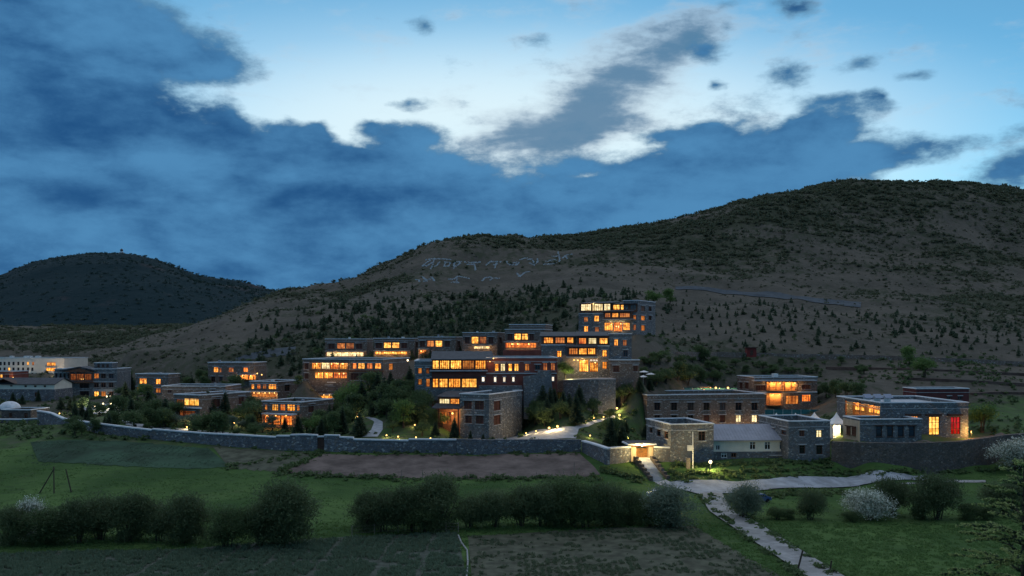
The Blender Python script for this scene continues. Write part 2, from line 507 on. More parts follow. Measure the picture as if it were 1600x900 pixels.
RIDGE = [(250, 553, 600), (300, 520, 610), (400, 466, 630), (440, 456, 650), (490, 445, 660), (540, 439, 670), (600, 412, 690), (650, 388, 700), (700, 373, 710), (750, 368, 720), (800, 369, 740), (850, 371, 760),
         (900, 368, 780), (950, 360, 790), (1000, 352, 800), (1050, 342, 815), (1100, 331, 830), (1150, 317, 840), (1200, 305, 855), (1250, 298, 870), (1290, 288, 885),
         (1320, 283, 890), (1400, 283, 900), (1500, 286, 920), (1560, 291, 930), (1600, 296, 940), (1750, 330, 950), (1900, 370, 950), (2200, 430, 950)]
for a, b, c in RIDGE[3:]:
    cp(a, b, c)
    z = EYE - (b - HORIZON) / F * c
    CTRL.append((a, c * .9, z * .9 - 2))
    CTRL.append((a, c * 1.12, z * .9 - 2)); CTRL.append((a, c * 1.5, z * .55)); CTRL.append((a, c * 2.2, 30)); CTRL.append((a, c * 4, 0))
for a in (-500, -200, 100, 300):
    CTRL.append((a, 1150, 40)); CTRL.append((a, 1600, 35)); CTRL.append((a, 3800, 0))
# ------------------------------------------------------------------ where the buildings stand
# key: (near corner, front px a, front px b, distance of the near corner, turn in degrees, roof row, foot row, far px of the visible side or depth in metres as a string)
SITES = {
    'hotel':   ('R', -90, 100, 480, -6, 560, 596, '22'),
    'redhut':  ('R', -40, 20, 420, -4, 581, 603, '12'),
    'barn':    ('R', -40, 85, 335, -3, 600, 626, '12'),
    'block':   ('L', 85, 183, 360, 4, 577, 630, '16'),
    'domehut': ('R', 2, 48, 268, -5, 641, 659, '9'),
    'v_a':     ('R', 212, 263, 330, -14, 585, 617, 281),
    'v_b':     ('R', 325, 397, 335, -6, 567, 606, '12'),
    'v_c':     ('R', 253, 352, 300, -4, 604, 625, '14'),
    'v_d':     ('R', 272, 312, 240, -28, 618, 656, 391),
    'v_e':     ('R', 390, 434, 300, -22, 597, 632, 475),
    'v_f':     ('R', 468, 523, 285, -24, 598, 634, 567),
    'v_g':     ('R', 409, 471, 245, -22, 629, 670, 521),
    'wing':    ('R', 473, 598, 282, -13, 562, 601, 640),
    'r_a':     ('R', 508, 573, 345, -5, 530, 563, '10'),
    'r_b':     ('R', 584, 648, 338, -7, 529, 562, 658),
    'r_c':     ('R', 653, 712, 330, -9, 527, 560, 726),
    'r_d':     ('R', 723, 777, 322, -9, 520, 556, 790),
    'r_e':     ('R', 789, 850, 312, -9, 515, 562, 863),
    'hall':    ('L', 648, 871, 242, 3, 560, 626, '20'),
    'lower':   ('R', 719, 764, 222, -24, 617, 686, 816),
    'right':   ('R', 846, 1000, 262, -4, 540, 596, '22'),
    'top':     ('R', 904, 995, 306, -27, 473, 524, 1024),
    'long':    ('L', 1011, 1195, 256, 12, 618, 683, 973),
    'front':   ('L', 1048, 1115, 195, 12, 664, 722, 1010),
    'cream':   ('L', 1113, 1237, 206, 3, 689, 719, '11'),
    'square':  ('L', 1232, 1297, 203, 8, 659, 717, 1186),
    'east':    ('L', 1178, 1277, 292, 8, 590, 635, 1152),
    'assembly': ('L', 1376, 1513, 215, 3, 630, 688, 1308),
    'annex':   ('L', 1344, 1440, 207, 4, 656, 691, 1318),
    'redhall': ('L', 1432, 1514, 262, 5, 608, 632, 1411),
    'gate':    ('L', 986, 1021, 197, 6, 697, 722, '4'),
}
class Site:
    def __init__(s, near, pa, pb, Y, rot, top, base, side):
        s.r = math.radians(rot)
        s.ex = Vector((math.cos(s.r), math.sin(s.r))); s.ey = Vector((-math.sin(s.r), math.cos(s.r)))
        ka, kb = (pa - 800) / F, (pb - 800) / F
        if near == 'L':
            s.p0 = Vector((ka * Y, Y))
            s.W = (kb * s.p0.y - s.p0.x) / (s.ex.x - kb * s.ex.y)
        else:
            p1 = Vector((kb * Y, Y))
            s.W = (p1.x - ka * p1.y) / (s.ex.x - ka * s.ex.y)
            s.p0 = p1 - s.ex * s.W
        if isinstance(side, str):
            s.D = float(side)
        else:
            ks = (side - 800) / F
            c = s.p0 if near == 'L' else s.p0 + s.ex * s.W
            s.D = (ks * c.y - c.x) / (s.ey.x - ks * s.ey.y)
        s.z = EYE - (base - HORIZON) / F * Y
        s.H = (base - top) / F * Y
        for u in (0, s.W):
            for v in (-.8, s.D + 1.0):
                q = s.p0 + s.ex * u + s.ey * v
                CTRL.append((800 + F * q.x / q.y, q.y, s.z))
        s.top, s.base = top, base
PLACE = {k: Site(*v) for k, v in SITES.items()}

# ------------------------------------------------------------------ ground sheet
ctrl = np.array(CTRL)
def warp(px, Y):
    return np.stack([np.arctan((px - 800) / F) * 6.0, np.log(Y) * 3.0], -1)
cq = warp(ctrl[:, 0], ctrl[:, 1])
def kern(d2):
    return np.sqrt(d2 + .03 ** 2)
n_c = len(ctrl)
A = kern(((cq[:, None] - cq[None]) ** 2).sum(-1)) - np.eye(n_c) * .001
Pm = np.concatenate([np.ones((n_c, 1)), cq], 1)
big = np.block([[A, Pm], [Pm.T, np.zeros((3, 3))]])
sol = np.linalg.lstsq(big, np.concatenate([ctrl[:, 2], np.zeros(3)]), rcond=None)[0]
def raw_height(px, Y):
    q = warp(px, Y)
    out_ = np.empty(q.shape[:-1])
    for i in range(q.shape[0]):
        d = kern(((q[i][:, None] - cq[None]) ** 2).sum(-1))
        out_[i] = d @ sol[:n_c] + sol[n_c] + q[i] @ sol[n_c + 1:]
    return out_
G_PX = np.concatenate([np.arange(-620, -40, 20), np.arange(-40, 1640, 6), np.arange(1640, 2241, 20)]).astype(float)
G_Y = np.concatenate([np.geomspace(10, 95, 30)[:-1], np.geomspace(95, 340, 190)[:-1], np.geomspace(340, 1050, 150)[:-1], np.geomspace(1050, 9000, 30)])
PXg, Yg = np.meshgrid(G_PX, G_Y)
Xg = (PXg - 800) / F * Yg
Zg = raw_height(PXg, Yg)
hilly = sstep(Yg, 330, 480)
Zg = Zg + hilly * ((fbm(Xg / 60, Yg / 60, 4, 3) - .5) * 11 + (fbm(Xg / 14, Yg / 14, 3, 9) - .5) * 2.2) * (1 - .7 * sstep(Yg, 1100, 1600))
rough_near = sstep(Yg, 228, 246) * (1 - hilly)
Zg = Zg + rough_near * (fbm(Xg / 9, Yg / 9, 3, 5) - .5) * .5
Zg = np.where(Yg > 95, np.maximum(Zg, -.3), Zg)
# keep the skyline where the photograph has it
rp = np.array(RIDGE)
want = (HORIZON - np.interp(G_PX, rp[:, 0], rp[:, 1])) / F
reg = sstep(Yg, 330, 560)
for _ in range(3):
    ang = np.where(Yg > 450, (Zg - EYE) / Yg, -9).max(0)
    k = np.where((ang > .005) & (G_PX > 400), np.clip(want / np.maximum(ang, .005), .6, 1.7), 1.0)
    k = np.convolve(np.pad(k, 6, mode='edge'), np.ones(13) / 13, mode='valid')
    Zg = EYE + (Zg - EYE) * (1 + (k[None] - 1) * reg)
LOGY = np.log(G_Y)
def height(X, Y):
    X = np.asarray(X, float); Y = np.asarray(Y, float)
    px = np.clip(800 + F * X / Y, G_PX[0], G_PX[-1] - .01); ly = np.clip(np.log(Y), LOGY[0], LOGY[-1] - 1e-6)
    i = np.clip(np.searchsorted(G_PX, px, side='right') - 1, 0, len(G_PX) - 2); j = np.clip(np.searchsorted(LOGY, ly, side='right') - 1, 0, len(LOGY) - 2)
    a = (px - G_PX[i]) / (G_PX[i + 1] - G_PX[i])
    yj = G_Y[j]; b = (np.exp(ly) - yj) / (G_Y[j + 1] - yj)
    return (Zg[j, i] * (1 - a) + Zg[j, i + 1] * a) * (1 - b) + (Zg[j + 1, i] * (1 - a) + Zg[j + 1, i + 1] * a) * b
MARCH = np.concatenate([np.arange(60, 340, .4), np.geomspace(340, 1100, 700)])
def hit(px, py, skip=0.0):
    """where the sight line of a photo pixel meets the ground"""
    Y = MARCH[MARCH > skip]
    X = (px - 800) / F * Y
    below = EYE - (py - HORIZON) / F * Y - height(X, Y) <= 0
    if not below.any():
        return None
    Yh = Y[int(np.argmax(below))]
    Xh = (px - 800) / F * Yh
    return Vector((Xh, Yh, float(height(Xh, Yh))))
def at(px, Y):
    X = (px - 800) / F * Y
    return Vector((X, Y, float(height(X, Y))))

nr, nc = Zg.shape
idx = np.arange(nr * nc).reshape(nr, nc)
quads = np.stack([idx[:-1, :-1], idx[:-1, 1:], idx[1:, 1:], idx[1:, :-1]], -1).reshape(-1, 4)
# what grows where: 1 = grass of the valley floor, 0 = bare hill soil
def zone_grass(X, Y):
    px = 800 + F * X / Y
    n = (fbm(X / 16, Y / 16, 3, 21) - .5)
    front = 206 + 0 * px
    g = 1 - sstep(Y + n * 10, front - 3, front + 5)
    lawn = .55 * (1 - sstep(Y + n * 60, 250, 300))
    return np.clip(np.maximum(g, lawn), 0, 1)
def zone_scrub(X, Y):
    """how thick the dark scrub stands on the hill"""
    px = 800 + F * X / Y
    h_ = height(X, Y)
    py = HORIZON - (h_ - EYE) / Y * F
    n = fbm(X / 70, Y / 38, 4, 31)
    base = .50 + 1.2 * (n - .5)
    hi = sstep(h_, 60, 105) * .12
    bald = np.exp(-(((px - 1150) / 330) ** 2 + ((Y - 430) / 95) ** 2)) * .42 + np.exp(-(((px - 320) / 130) ** 2 + ((Y - 500) / 120) ** 2)) * .3
    pines = np.exp(-(((px - 700) / 300) ** 2 + ((Y - 415) / 70) ** 2)) * .35
    return np.clip(base + hi - bald + pines, 0, 1)
gme = np_mesh('ground', np.stack([Xg, Yg, Zg], -1).reshape(-1, 3), quads, None, True)
attr = gme.color_attributes.new('cover', 'FLOAT_COLOR', 'POINT')
cols = np.zeros((nr * nc, 4), np.float32)
cols[:, 0] = zone_grass(Xg, Yg).ravel(); cols[:, 1] = zone_scrub(Xg, Yg).ravel(); cols[:, 3] = 1
attr.data.foreach_set('color', cols.ravel())
m, N, p = principled('ground_cover', .97, .05)
va = N.add('ShaderNodeVertexColor', layer_name='cover')
sc_ = N.add('ShaderNodeSeparateColor'); N.link(va.outputs[0], sc_.inputs[0])
co = obj_coord(N)
soil = N.mix(N.smooth(N.noise(co, .035, 5, .6), .35, .68), (.056, .054, .045), (.090, .082, .068))
soil = N.mix(N.smooth(N.noise(N.mapping(co, scale=(1, .22, .22)), .06, 5, .7), .55, .70, 0, .6), soil, (.050, .046, .042))
soil = N.mix(N.smooth(N.noise(co, .35, 4, .7), .40, .75, 0, .55), soil, (.112, .104, .092))
scr = N.mix(N.noise(co, .5, 3), (.034, .040, .028), (.056, .062, .042))
spots = N.smooth(N.math('ADD', N.noise(N.mapping(co, scale=(1, .55, 1)), .22, 5, .72), N.math('MULTIPLY', N.math('SUBTRACT', sc_.outputs[1], .5), .42)), .46, .60)
hillc = N.mix(spots, soil, scr)
gr1 = N.mix(N.smooth(N.noise(co, .05, 4, .6), .32, .68), (.034, .074, .022), (.072, .130, .040))
gr = N.mix(N.smooth(N.noise(N.mapping(co, scale=(.5, 2, 1)), .5, 4, .7), .45, .72, 0, .6), gr1, (.030, .052, .024))
gr = N.mix(N.smooth(N.noise(co, .09, 4, .6), .58, .75, 0, .4), gr, (.070, .076, .046))
gm = N.smooth(N.math('ADD', sc_.outputs[0], N.math('MULTIPLY', N.math('SUBTRACT', N.noise(co, .3, 4), .5), .7)), .3, .7)
N.put(p.inputs['Base Color'], N.mix(gm, hillc, gr))
bump(N, p, N.noise(co, .8, 5, .7), .7, .35)
MATS['ground_cover'] = m
gme.materials.append(m)
ground = link(bpy.data.objects.new('ground', gme))
tag(ground, kind='structure')

# the farther hill on the left, a dome of dark scrub forest
FAR = [(-500, 470), (-300, 458), (-120, 446), (0, 431), (40, 413), (80, 403), (130, 396), (190, 395), (225, 400), (260, 411), (300, 428), (330, 434), (370, 438), (400, 446), (440, 458), (500, 478), (600, 505), (760, 520)]
fp = np.array(FAR, float)
hpx = np.arange(-500, 761, 5.0)
ht = np.linspace(0, 1, 70)
PXh, Th = np.meshgrid(hpx, ht)
crest = np.interp(hpx, fp[:, 0], fp[:, 1]); crest = np.convolve(np.pad(crest, 3, mode='edge'), np.ones(7) / 7, mode='valid')
Yh_ = 980 + Th * 900
prof = np.where(Th < .72, np.sin(np.clip(Th / .72, 0, 1) * math.pi / 2) ** 1.05, np.cos((Th - .72) / .28 * math.pi / 2 * .8))
Yc = 980 + .72 * 900
zc = EYE - (crest - HORIZON) / F * Yc
Xh_ = (PXh - 800) / F * Yh_
Zh_ = 25 + (zc[None] - 25) * prof + (fbm(Xh_ / 90, Yh_ / 90, 4, 77) - .5) * 22 * np.sin(Th * math.pi) ** 2 * (1 - sstep(Th, .5, .72) * .8)
angh = ((Zh_ - EYE) / Yh_).max(0); wanth = (HORIZON - crest) / F
kh = np.clip(wanth / np.maximum(angh, .004), .5, 1.6)
Zh_ = EYE + (Zh_ - EYE) * np.where(Zh_ > EYE, kh[None], 1)
nr2, nc2 = Zh_.shape
id2 = np.arange(nr2 * nc2).reshape(nr2, nc2)
q2 = np.stack([id2[:-1, :-1], id2[:-1, 1:], id2[1:, 1:], id2[1:, :-1]], -1).reshape(-1, 4)
m, N, p = principled('far_hill_cover', .97, .05)
co = obj_coord(N)
fc = N.mix(N.noise(co, .04, 5, .7), (.005, .018, .023), (.012, .030, .036))  # dark forest colour, with the blue of distant haze painted in
fc = N.mix(N.smooth(N.noise(co, .012, 5, .65), .60, .74, 0, .8), fc, (.050, .042, .046))
N.put(p.inputs['Base Color'], fc); bump(N, p, N.noise(co, .06, 5, .7), .8, 4)
MATS['far_hill_cover'] = m
far_hill = link(bpy.data.objects.new('hill', np_mesh('hill', np.stack([Xh_, Yh_, Zh_], -1).reshape(-1, 3), q2, 'far_hill_cover', True)))
tag(far_hill, kind='structure')

# ------------------------------------------------------------------ sheets laid on the ground
def resample(pts, n):
    d = [0]
    for a, b in zip(pts[:-1], pts[1:]):
        d.append(d[-1] + (b - a).length)
    t = np.linspace(0, d[-1], n)
    P = np.array([[q.x, q.y] for q in pts])
    return np.stack([np.interp(t, d, P[:, 0]), np.interp(t, d, P[:, 1])], -1)
def sheet(name, edge_a, edge_b, mat, n=60, mrows=20, lift=.06, ragged=.0, kind='structure'):
    """a strip between two edges given as photo pixels on the ground"""
    a = resample([hit(*q) for q in edge_a], n); b = resample([hit(*q) for q in edge_b], n)
    if ragged:
        t = np.arange(n) * .37
        for e, sd in ((a, 1), (b, 5)):
            e[:, 1] += (fbm(t, t * 0 + sd, 3, sd) - .5) * 2 * ragged; e[:, 0] += (fbm(t, t * 0 + sd, 3, sd + 9) - .5) * ragged
    s = np.linspace(0, 1, mrows)[:, None, None]
    XY = a[None] * (1 - s) + b[None] * s
    Z = height(XY[..., 0], XY[..., 1]) + lift
    V = np.concatenate([XY, Z[..., None]], -1).reshape(-1, 3)
    ii = np.arange(mrows * n).reshape(mrows, n)
    q = np.stack([ii[:-1, :-1], ii[:-1, 1:], ii[1:, 1:], ii[1:, :-1]], -1).reshape(-1, 4)
    o = link(bpy.data.objects.new(name, np_mesh(name, V, q, mat, True)))
    tag(o, kind=kind)
    return o
sheet('ploughed_field', [(505, 710), (700, 711), (905, 709)], [(440, 739), (640, 748), (800, 748), (938, 744)], 'brown_soil', 120, 40, .06, .8)
sheet('fallow_field', [(330, 699), (420, 704), (502, 708.5)], [(358, 732), (434, 738)], 'dark_soil', 60, 24, .05, 1.2)
sheet('crop_field', [(45, 692), (120, 688), (200, 690), (325, 701)], [(60, 722), (200, 730), (362, 731)], 'teal_crop', 80, 24, .07, .9)
sheet('field', [(-60, 868), (300, 858), (560, 838), (714, 833)], [(-60, 940), (300, 940), (560, 940), (736, 940)], 'crop_soil', 120, 30, .05, .5)
sheet('furrowed_field', [(730, 838), (900, 828), (1085, 822)], [(740, 940), (1000, 940), (1290, 940)], 'dark_soil', 100, 30, .05, .5)
sheet('road', [(1035, 757), (1100, 752), (1200, 750), (1330, 747), (1425, 745), (1450, 745)], [(1060, 766), (1095, 775), (1190, 768), (1270, 764), (1350, 759), (1450, 753)], 'gravel_road', 120, 14, .22, .25)
sheet('dirt_track', [(1093, 772), (1108, 800), (1160, 836), (1212, 871), (1290, 925)], [(1128, 772), (1142, 795), (1192, 824), (1254, 864), (1345, 920)], 'track', 140, 10, .24, .12)
sheet('footpath', [(190, 657), (240, 668), (320, 674), (400, 680), (445, 683)], [(196, 664), (240, 674), (320, 679), (400, 684), (445, 686)], 'paving', 60, 6, .08)
sheet('courtyard', [(735, 685), (800, 678), (860, 672), (905, 668)], [(735, 688), (800, 688), (860, 687), (900, 686)], 'paving', 50, 10, .08)
sheet('footpath', [(571, 653), (585, 660), (580, 672), (566, 683)], [(577, 652), (598, 660), (598, 672), (590, 683)], 'paving', 40, 6, .08)
sheet('footpath', [(885, 672), (915, 663), (940, 655), (960, 648)], [(890, 676), (920, 667), (945, 658), (962, 652)], 'paving', 40, 5, .08)
sheet('courtyard', [(128, 634), (150, 631), (190, 631)], [(128, 646), (150, 647), (190, 646)], 'paving', 20, 8, .08)
sheet('hill_road', [(1055, 449), (1120, 452), (1220, 458), (1345, 473)], [(1055, 453), (1120, 458), (1220, 467), (1345, 482)], 'hill_road', 120, 8, .3, .8)
if False: sheet('hill_track', [(590, 452), (700, 445), (800, 449)], [(590, 454), (700, 448), (800, 452)], 'hill_road', 60, 4, .5, .5)
sheet('footpath', [(1395, 756), (1470, 751), (1540, 751)], [(1395, 758), (1470, 754), (1540, 754)], 'track', 40, 4, .07, .2)
sheet('yard', [(1330, 692), (1440, 689), (1520, 685), (1565, 676)], [(1330, 694), (1440, 692), (1520, 690), (1580, 684)], 'brown_soil', 60, 8, .08)
# ------------------------------------------------------------------ building kit
BULB = {}
def bulb_mesh(mat, r):
    k = (mat, r)
    if k not in BULB:
        mb = MB(); mb.lathe([(0, -r), (r * .7, -r * .7), (r, 0), (r * .7, r * .7), (0, r)], seg=8)
        BULB[k] = mb.mesh('lamp', mat)
    return BULB[k]
def point(loc, watts, colr, parent, r=.15, name='lamp_light'):
    ld = bpy.data.lights.new(name, 'POINT'); ld.energy = watts * 3.5; ld.color = colr; ld.shadow_soft_size = r
    o = bpy.data.objects.new(name, ld); o.location = loc
    return link(o, parent)
WARM = (1.0, .56, .20); GOLD = (1.0, .68, .30); WHITE = (1.0, .85, .62)
rw = random.Random(17)
WINDOWS = []               # photo rectangles of the windows, kept clear of new trees
def w(face, x0, y0, x1, y1, pane='dark_glass', nv=1, nh=1, frame='timber', lintel='ledge', deep=.18):
    if pane in ('gold_lit', 'amber_lit') and x1 > x0:      # rooms are not all lit alike
        pane = rw.choices((pane, 'amber_lit', 'dim_lit', 'pale_lit', 'orange_lit'), (60, 14, 12, 6, 8))[0]
    WINDOWS.append((x0, y0, x1, y1))
    return dict(face=face, px=(x0, y0, x1, y1), pane=pane, nv=nv, nh=nh, frame=frame, lintel=lintel, deep=deep)
class B:
    def __init__(s, key, name, label, cat='building', group=None):
        s.s = PLACE[key]
        s.root = empty(name, (s.s.p0.x, s.s.p0.y, s.s.z), s.s.r, label, cat, group)
        s.W, s.D, s.H = s.s.W, s.s.D, s.s.H
    def ray(s, px, py):
        o = Vector((-s.s.p0.x, -s.s.p0.y)); d = Vector(((px - 800) / F, 1.0))
        return Vector((o.dot(s.s.ex), o.dot(s.s.ey), EYE - s.s.z)), Vector((d.dot(s.s.ex), d.dot(s.s.ey), (HORIZON - py) / F))
    def on_y(s, px, py, y):
        o, d = s.ray(px, py); t = (y - o.y) / d.y
        return o + d * t
    def on_x(s, px, py, x):
        o, d = s.ray(px, py); t = (x - o.x) / d.x
        return o + d * t
    def ux(s, px, y=0.0):
        return s.on_y(px, 500, y).x
    def uz(s, py, y=0.0, px=None):
        return s.on_y(px if px is not None else 800 + F * s.s.p0.x / s.s.p0.y, py, y).z
    def fmap(s, face, vol):
        x0, x1, y0, y1 = vol
        return {'F': lambda u, z, d: (u, y0 + d, z), 'R': lambda u, z, d: (x1 - d, u, z), 'L': lambda u, z, d: (x0 + d, u, z), 'B': lambda u, z, d: (u, y1 - d, z)}[face]
    def fbox(s, mb, f, u0, u1, z0, z1, d0, d1):
        a = f(u0, z0, d0); b = f(u1, z1, d1)
        mb.box(min(a[0], b[0]), max(a[0], b[0]), min(a[1], b[1]), max(a[1], b[1]), z0, z1)
    def part(s, name, mat, *boxes, parent=None):
        mb = MB()
        for q in boxes:
            mb.box(*q)
        return mb.build(name, mat, parent or s.root)
    def volume(s, mat, wins=(), x0=0.0, x1=None, y0=0.0, y1=None, z0=-3.0, z1=None, roof='flat', coping='coping', roof_mat='flat_roof', ledge=1.0, name='wall', par=.6):
        x1 = s.W if x1 is None else x1; y1 = s.D if y1 is None else y1; z1 = s.H if z1 is None else z1
        vol = (x0, x1, y0, y1)
        mb = MB(); todo = []
        for face in 'FRLB':
            f = s.fmap(face, vol)
            lo, hi = (x0, x1) if face in 'FB' else (y0, y1)
            holes = []
            for q in wins:
                if q['face'] != face:
                    continue
                a, b, c, d = q['px']
                if face == 'F':
                    p, r = s.on_y(a, b, y0), s.on_y(c, d, y0); ua, ub = p.x, r.x
                elif face == 'R':
                    p, r = s.on_x(a, b, x1), s.on_x(c, d, x1); ua, ub = p.y, r.y
                else:
                    p, r = s.on_x(a, b, x0), s.on_x(c, d, x0); ua, ub = p.y, r.y
                ua, ub = min(ua, ub), max(ua, ub)
                zm = .5 * (s.on_y(a, b, y0).z + s.on_y(c, b, y0).z) if face == 'F' else p.z
                zt, zb = max(p.z, r.z), min(p.z, r.z)
                ua = max(ua, lo + .12); ub = min(ub, hi - .12); zb = max(zb, z0 + .1); zt = min(zt, z1 - .25)
                if ub - ua < .25 or zt - zb < .25:
                    continue
                holes.append((ua, ub, zb, zt, q)); todo.append((f, ua, ub, zb, zt, q))
            us = sorted({lo, hi, *[h[0] for h in holes], *[h[1] for h in holes]})
            zs = sorted({z0, z1, *[h[2] for h in holes], *[h[3] for h in holes]})
            for i in range(len(us) - 1):
                for j in range(len(zs) - 1):
                    cu, cz = (us[i] + us[i + 1]) / 2, (zs[j] + zs[j + 1]) / 2
                    if any(h[0] < cu < h[1] and h[2] < cz < h[3] for h in holes):
                        continue
                    mb.quad(f(us[i], zs[j], 0), f(us[i + 1], zs[j], 0), f(us[i + 1], zs[j + 1], 0), f(us[i], zs[j + 1], 0))
            for (ua, ub, zb, zt, q) in holes:
                dd = q['deep'] + .12
                mb.quad(f(ua, zb, 0), f(ub, zb, 0), f(ub, zb, dd), f(ua, zb, dd)); mb.quad(f(ua, zt, 0), f(ub, zt, 0), f(ub, zt, dd), f(ua, zt, dd))
                mb.quad(f(ua, zb, 0), f(ua, zt, 0), f(ua, zt, dd), f(ua, zb, dd)); mb.quad(f(ub, zb, 0), f(ub, zt, 0), f(ub, zt, dd), f(ub, zb, dd))
        if roof == 'flat':
            t = .35; zr = z1 - par
            mb.quad((x0 + t, y0 + t, zr), (x1 - t, y0 + t, zr), (x1 - t, y0 + t, z1), (x0 + t, y0 + t, z1)); mb.quad((x0 + t, y1 - t, zr), (x1 - t, y1 - t, zr), (x1 - t, y1 - t, z1), (x0 + t, y1 - t, z1))
            mb.quad((x0 + t, y0 + t, zr), (x0 + t, y1 - t, zr), (x0 + t, y1 - t, z1), (x0 + t, y0 + t, z1)); mb.quad((x1 - t, y0 + t, zr), (x1 - t, y1 - t, zr), (x1 - t, y1 - t, z1), (x1 - t, y0 + t, z1))
        elif roof == 'plain':
            mb.quad((x0, y0, z1), (x1, y0, z1), (x1, y1, z1), (x0, y1, z1))
        mb.build(name, mat, s.root)
        if roof == 'flat':
            s.part('roof', roof_mat, (x0 + .3, x1 - .3, y0 + .3, y1 - .3, z1 - par - .12, z1 - par))
            s.ring('coping', coping, x0, x1, y0, y1, z1, z1 + .22, .14, .45)
            if ledge:
                s.ring('ledge', 'ledge', x0, x1, y0, y1, z1 - ledge - .12, z1 - ledge, .1, -.002)
        for (f, ua, ub, zb, zt, q) in todo:
            s.window(f, ua, ub, zb, zt, q)
        return s
    def ring(s, name, mat, x0, x1, y0, y1, z0, z1, o, t):
        """a band round the top: o outwards, t inwards"""
        s.part(name, mat, (x0 - o, x1 + o, y0 - o, y0 + t, z0, z1), (x0 - o, x1 + o, y1 - t, y1 + o, z0, z1),
               (x0 - o, x0 + t, y0 + t, y1 - t, z0, z1), (x1 - t, x1 + o, y0 + t, y1 - t, z0, z1))
    def window(s, f, ua, ub, zb, zt, q):
        d = q['deep']; t = min(.12, (ub - ua) * .12); mt = .06
        mb = MB()
        s.fbox(mb, f, ua, ub, zb, zb + t, d - .06, d + .06); s.fbox(mb, f, ua, ub, zt - t, zt, d - .06, d + .06)
        s.fbox(mb, f, ua, ua + t, zb + t, zt - t, d - .06, d + .06); s.fbox(mb, f, ub - t, ub, zb + t, zt - t, d - .06, d + .06)
        for i in range(1, q['nv'] + 1):
            u = ua + (ub - ua) * i / (q['nv'] + 1)
            s.fbox(mb, f, u - mt, u + mt, zb + t, zt - t, d - .04, d + .045)
        for i in range(1, q['nh'] + 1):
            z = zt - (zt - zb) * .3 if q['nh'] == 1 else zb + (zt - zb) * i / (q['nh'] + 1)
            s.fbox(mb, f, ua + t, ub - t, z - mt * .8, z + mt * .8, d - .035, d + .04)
        win = mb.build('window', q['frame'], s.root)
        pb = MB(); s.fbox(pb, f, ua + .01, ub - .01, zb + .01, zt - .01, d + .05, d + .09)
        pb.build('pane', q['pane'], win)
        if q['lintel']:
            lb = MB(); e = min(.35, (ub - ua) * .2)
            s.fbox(lb, f, ua - e, ub + e, zt + .04, zt + .26, -.28, -.003)
            lb.build('lintel', q['lintel'], win)
            sb = MB(); s.fbox(sb, f, ua - e * .5, ub + e * .5, zb - .14, zb - .02, -.12, -.003); sb.build('sill', q['lintel'], win)
        return win
    def slab(s, name, mat, pxa, pxb, py, y, out, thick=.25, inn=0.05):
        """a shelf (balcony floor, eave) standing out of the plane y"""
        za = s.uz(py, y - out, pxa)
        return s.part(name, mat, (s.ux(pxa, y - out), s.ux(pxb, y - out), y - out, y - .004 + inn, za - thick, za))
    def railing(s, pxa, pxb, py, y, out, hgt=.95, mat='dark_timber', parent=None):
        xa, xb = s.ux(pxa, y - out), s.ux(pxb, y - out); z0 = s.uz(py, y - out, pxa)
        mb = MB(); n = max(3, int((xb - xa) / .45))
        for i in range(n + 1):
            u = xa + .06 + (xb - xa - .12) * i / n
            r = .06 if i % 4 == 0 else .025
            mb.box(u - r, u + r, y - out + .06, y - out + .12, z0 + .003, z0 + hgt)
        mb.box(xa, xb, y - out + .03, y - out + .15, z0 + hgt + .001, z0 + hgt + .09)
        return mb.build('railing', mat, parent or s.root)
    def eave(s, mat, pxa, pxb, py_front, y, out, back, rise=.5, thick=.2, name='eave'):
        """a low sloping roof sheet with its front edge at a photo row"""
        ya = y - out; z = s.uz(py_front, ya, (pxa + pxb) / 2); xa, xb = s.ux(pxa, ya), s.ux(pxb, ya)
        mb = MB(); v = [(xa, ya, z), (xb, ya, z), (xb, y + back, z + rise), (xa, y + back, z + rise)]
        n = 0; mb.v = v + [(a, b, c + thick) for a, b, c in v]
        mb.f = [(0, 3, 2, 1), (4, 5, 6, 7), (0, 1, 5, 4), (1, 2, 6, 5), (2, 3, 7, 6), (3, 0, 4, 7)]
        return mb.build(name, mat, s.root)
    def lamp(s, px, py, y, watts=60, mat='warm_bulb', r=.16, colr=WARM, post=False):
        p = s.on_y(px, py, y)
        if post:
            MB().tube([(p.x, p.y, -2.0), (p.x, p.y, p.z - r * .8)], .05, 6).build('lamp_post', 'black_metal', s.root)
        o = link(bpy.data.objects.new('lamp', bulb_mesh(mat, r)), s.root); o.location = p
        if watts:
            point((p.x, p.y - r - .25, p.z - .05), watts, colr, s.root, .2)
        return o
    def loggia(s, pxa, pya, pxb, pyb, y, depth, back='amber_timber', lamps=(), watts=90, posts=2):
        """an open lit gallery built in front of the wall plane y: back wall, floor, posts and railing"""
        a = s.on_y(pxa, pya, y - depth); b = s.on_y(pxb, pyb, y - depth)
        xa, xb, zt, zb = a.x, b.x, a.z, b.z
        g = s.part('gallery', back, (xa, xb, y - .12, y - .01, zb, zt), (xa, xb, y - depth, y - .125, zb - .2, zb - .003), (xa, xb, y - depth - .2, y - .01, zt + .003, zt + .2))
        mb = MB()
        for i in range(posts + 1):
            u = xa + .12 + (xb - xa - .24) * i / posts
            mb.box(u - .11, u + .11, y - depth + .02, y - depth + .24, zb + .002, zt)
        mb.box(xa + .01, xb - .01, y - depth + .09, y - depth + .15, zb + .85, zb + .95)
        n = max(4, int((xb - xa) / .4))
        for i in range(n + 1):
            u = xa + .05 + (xb - xa - .1) * i / n
            mb.box(u - .02, u + .02, y - depth + .1, y - depth + .14, zb + .01, zb + .845)
        mb.build('railing', 'timber', s.root)
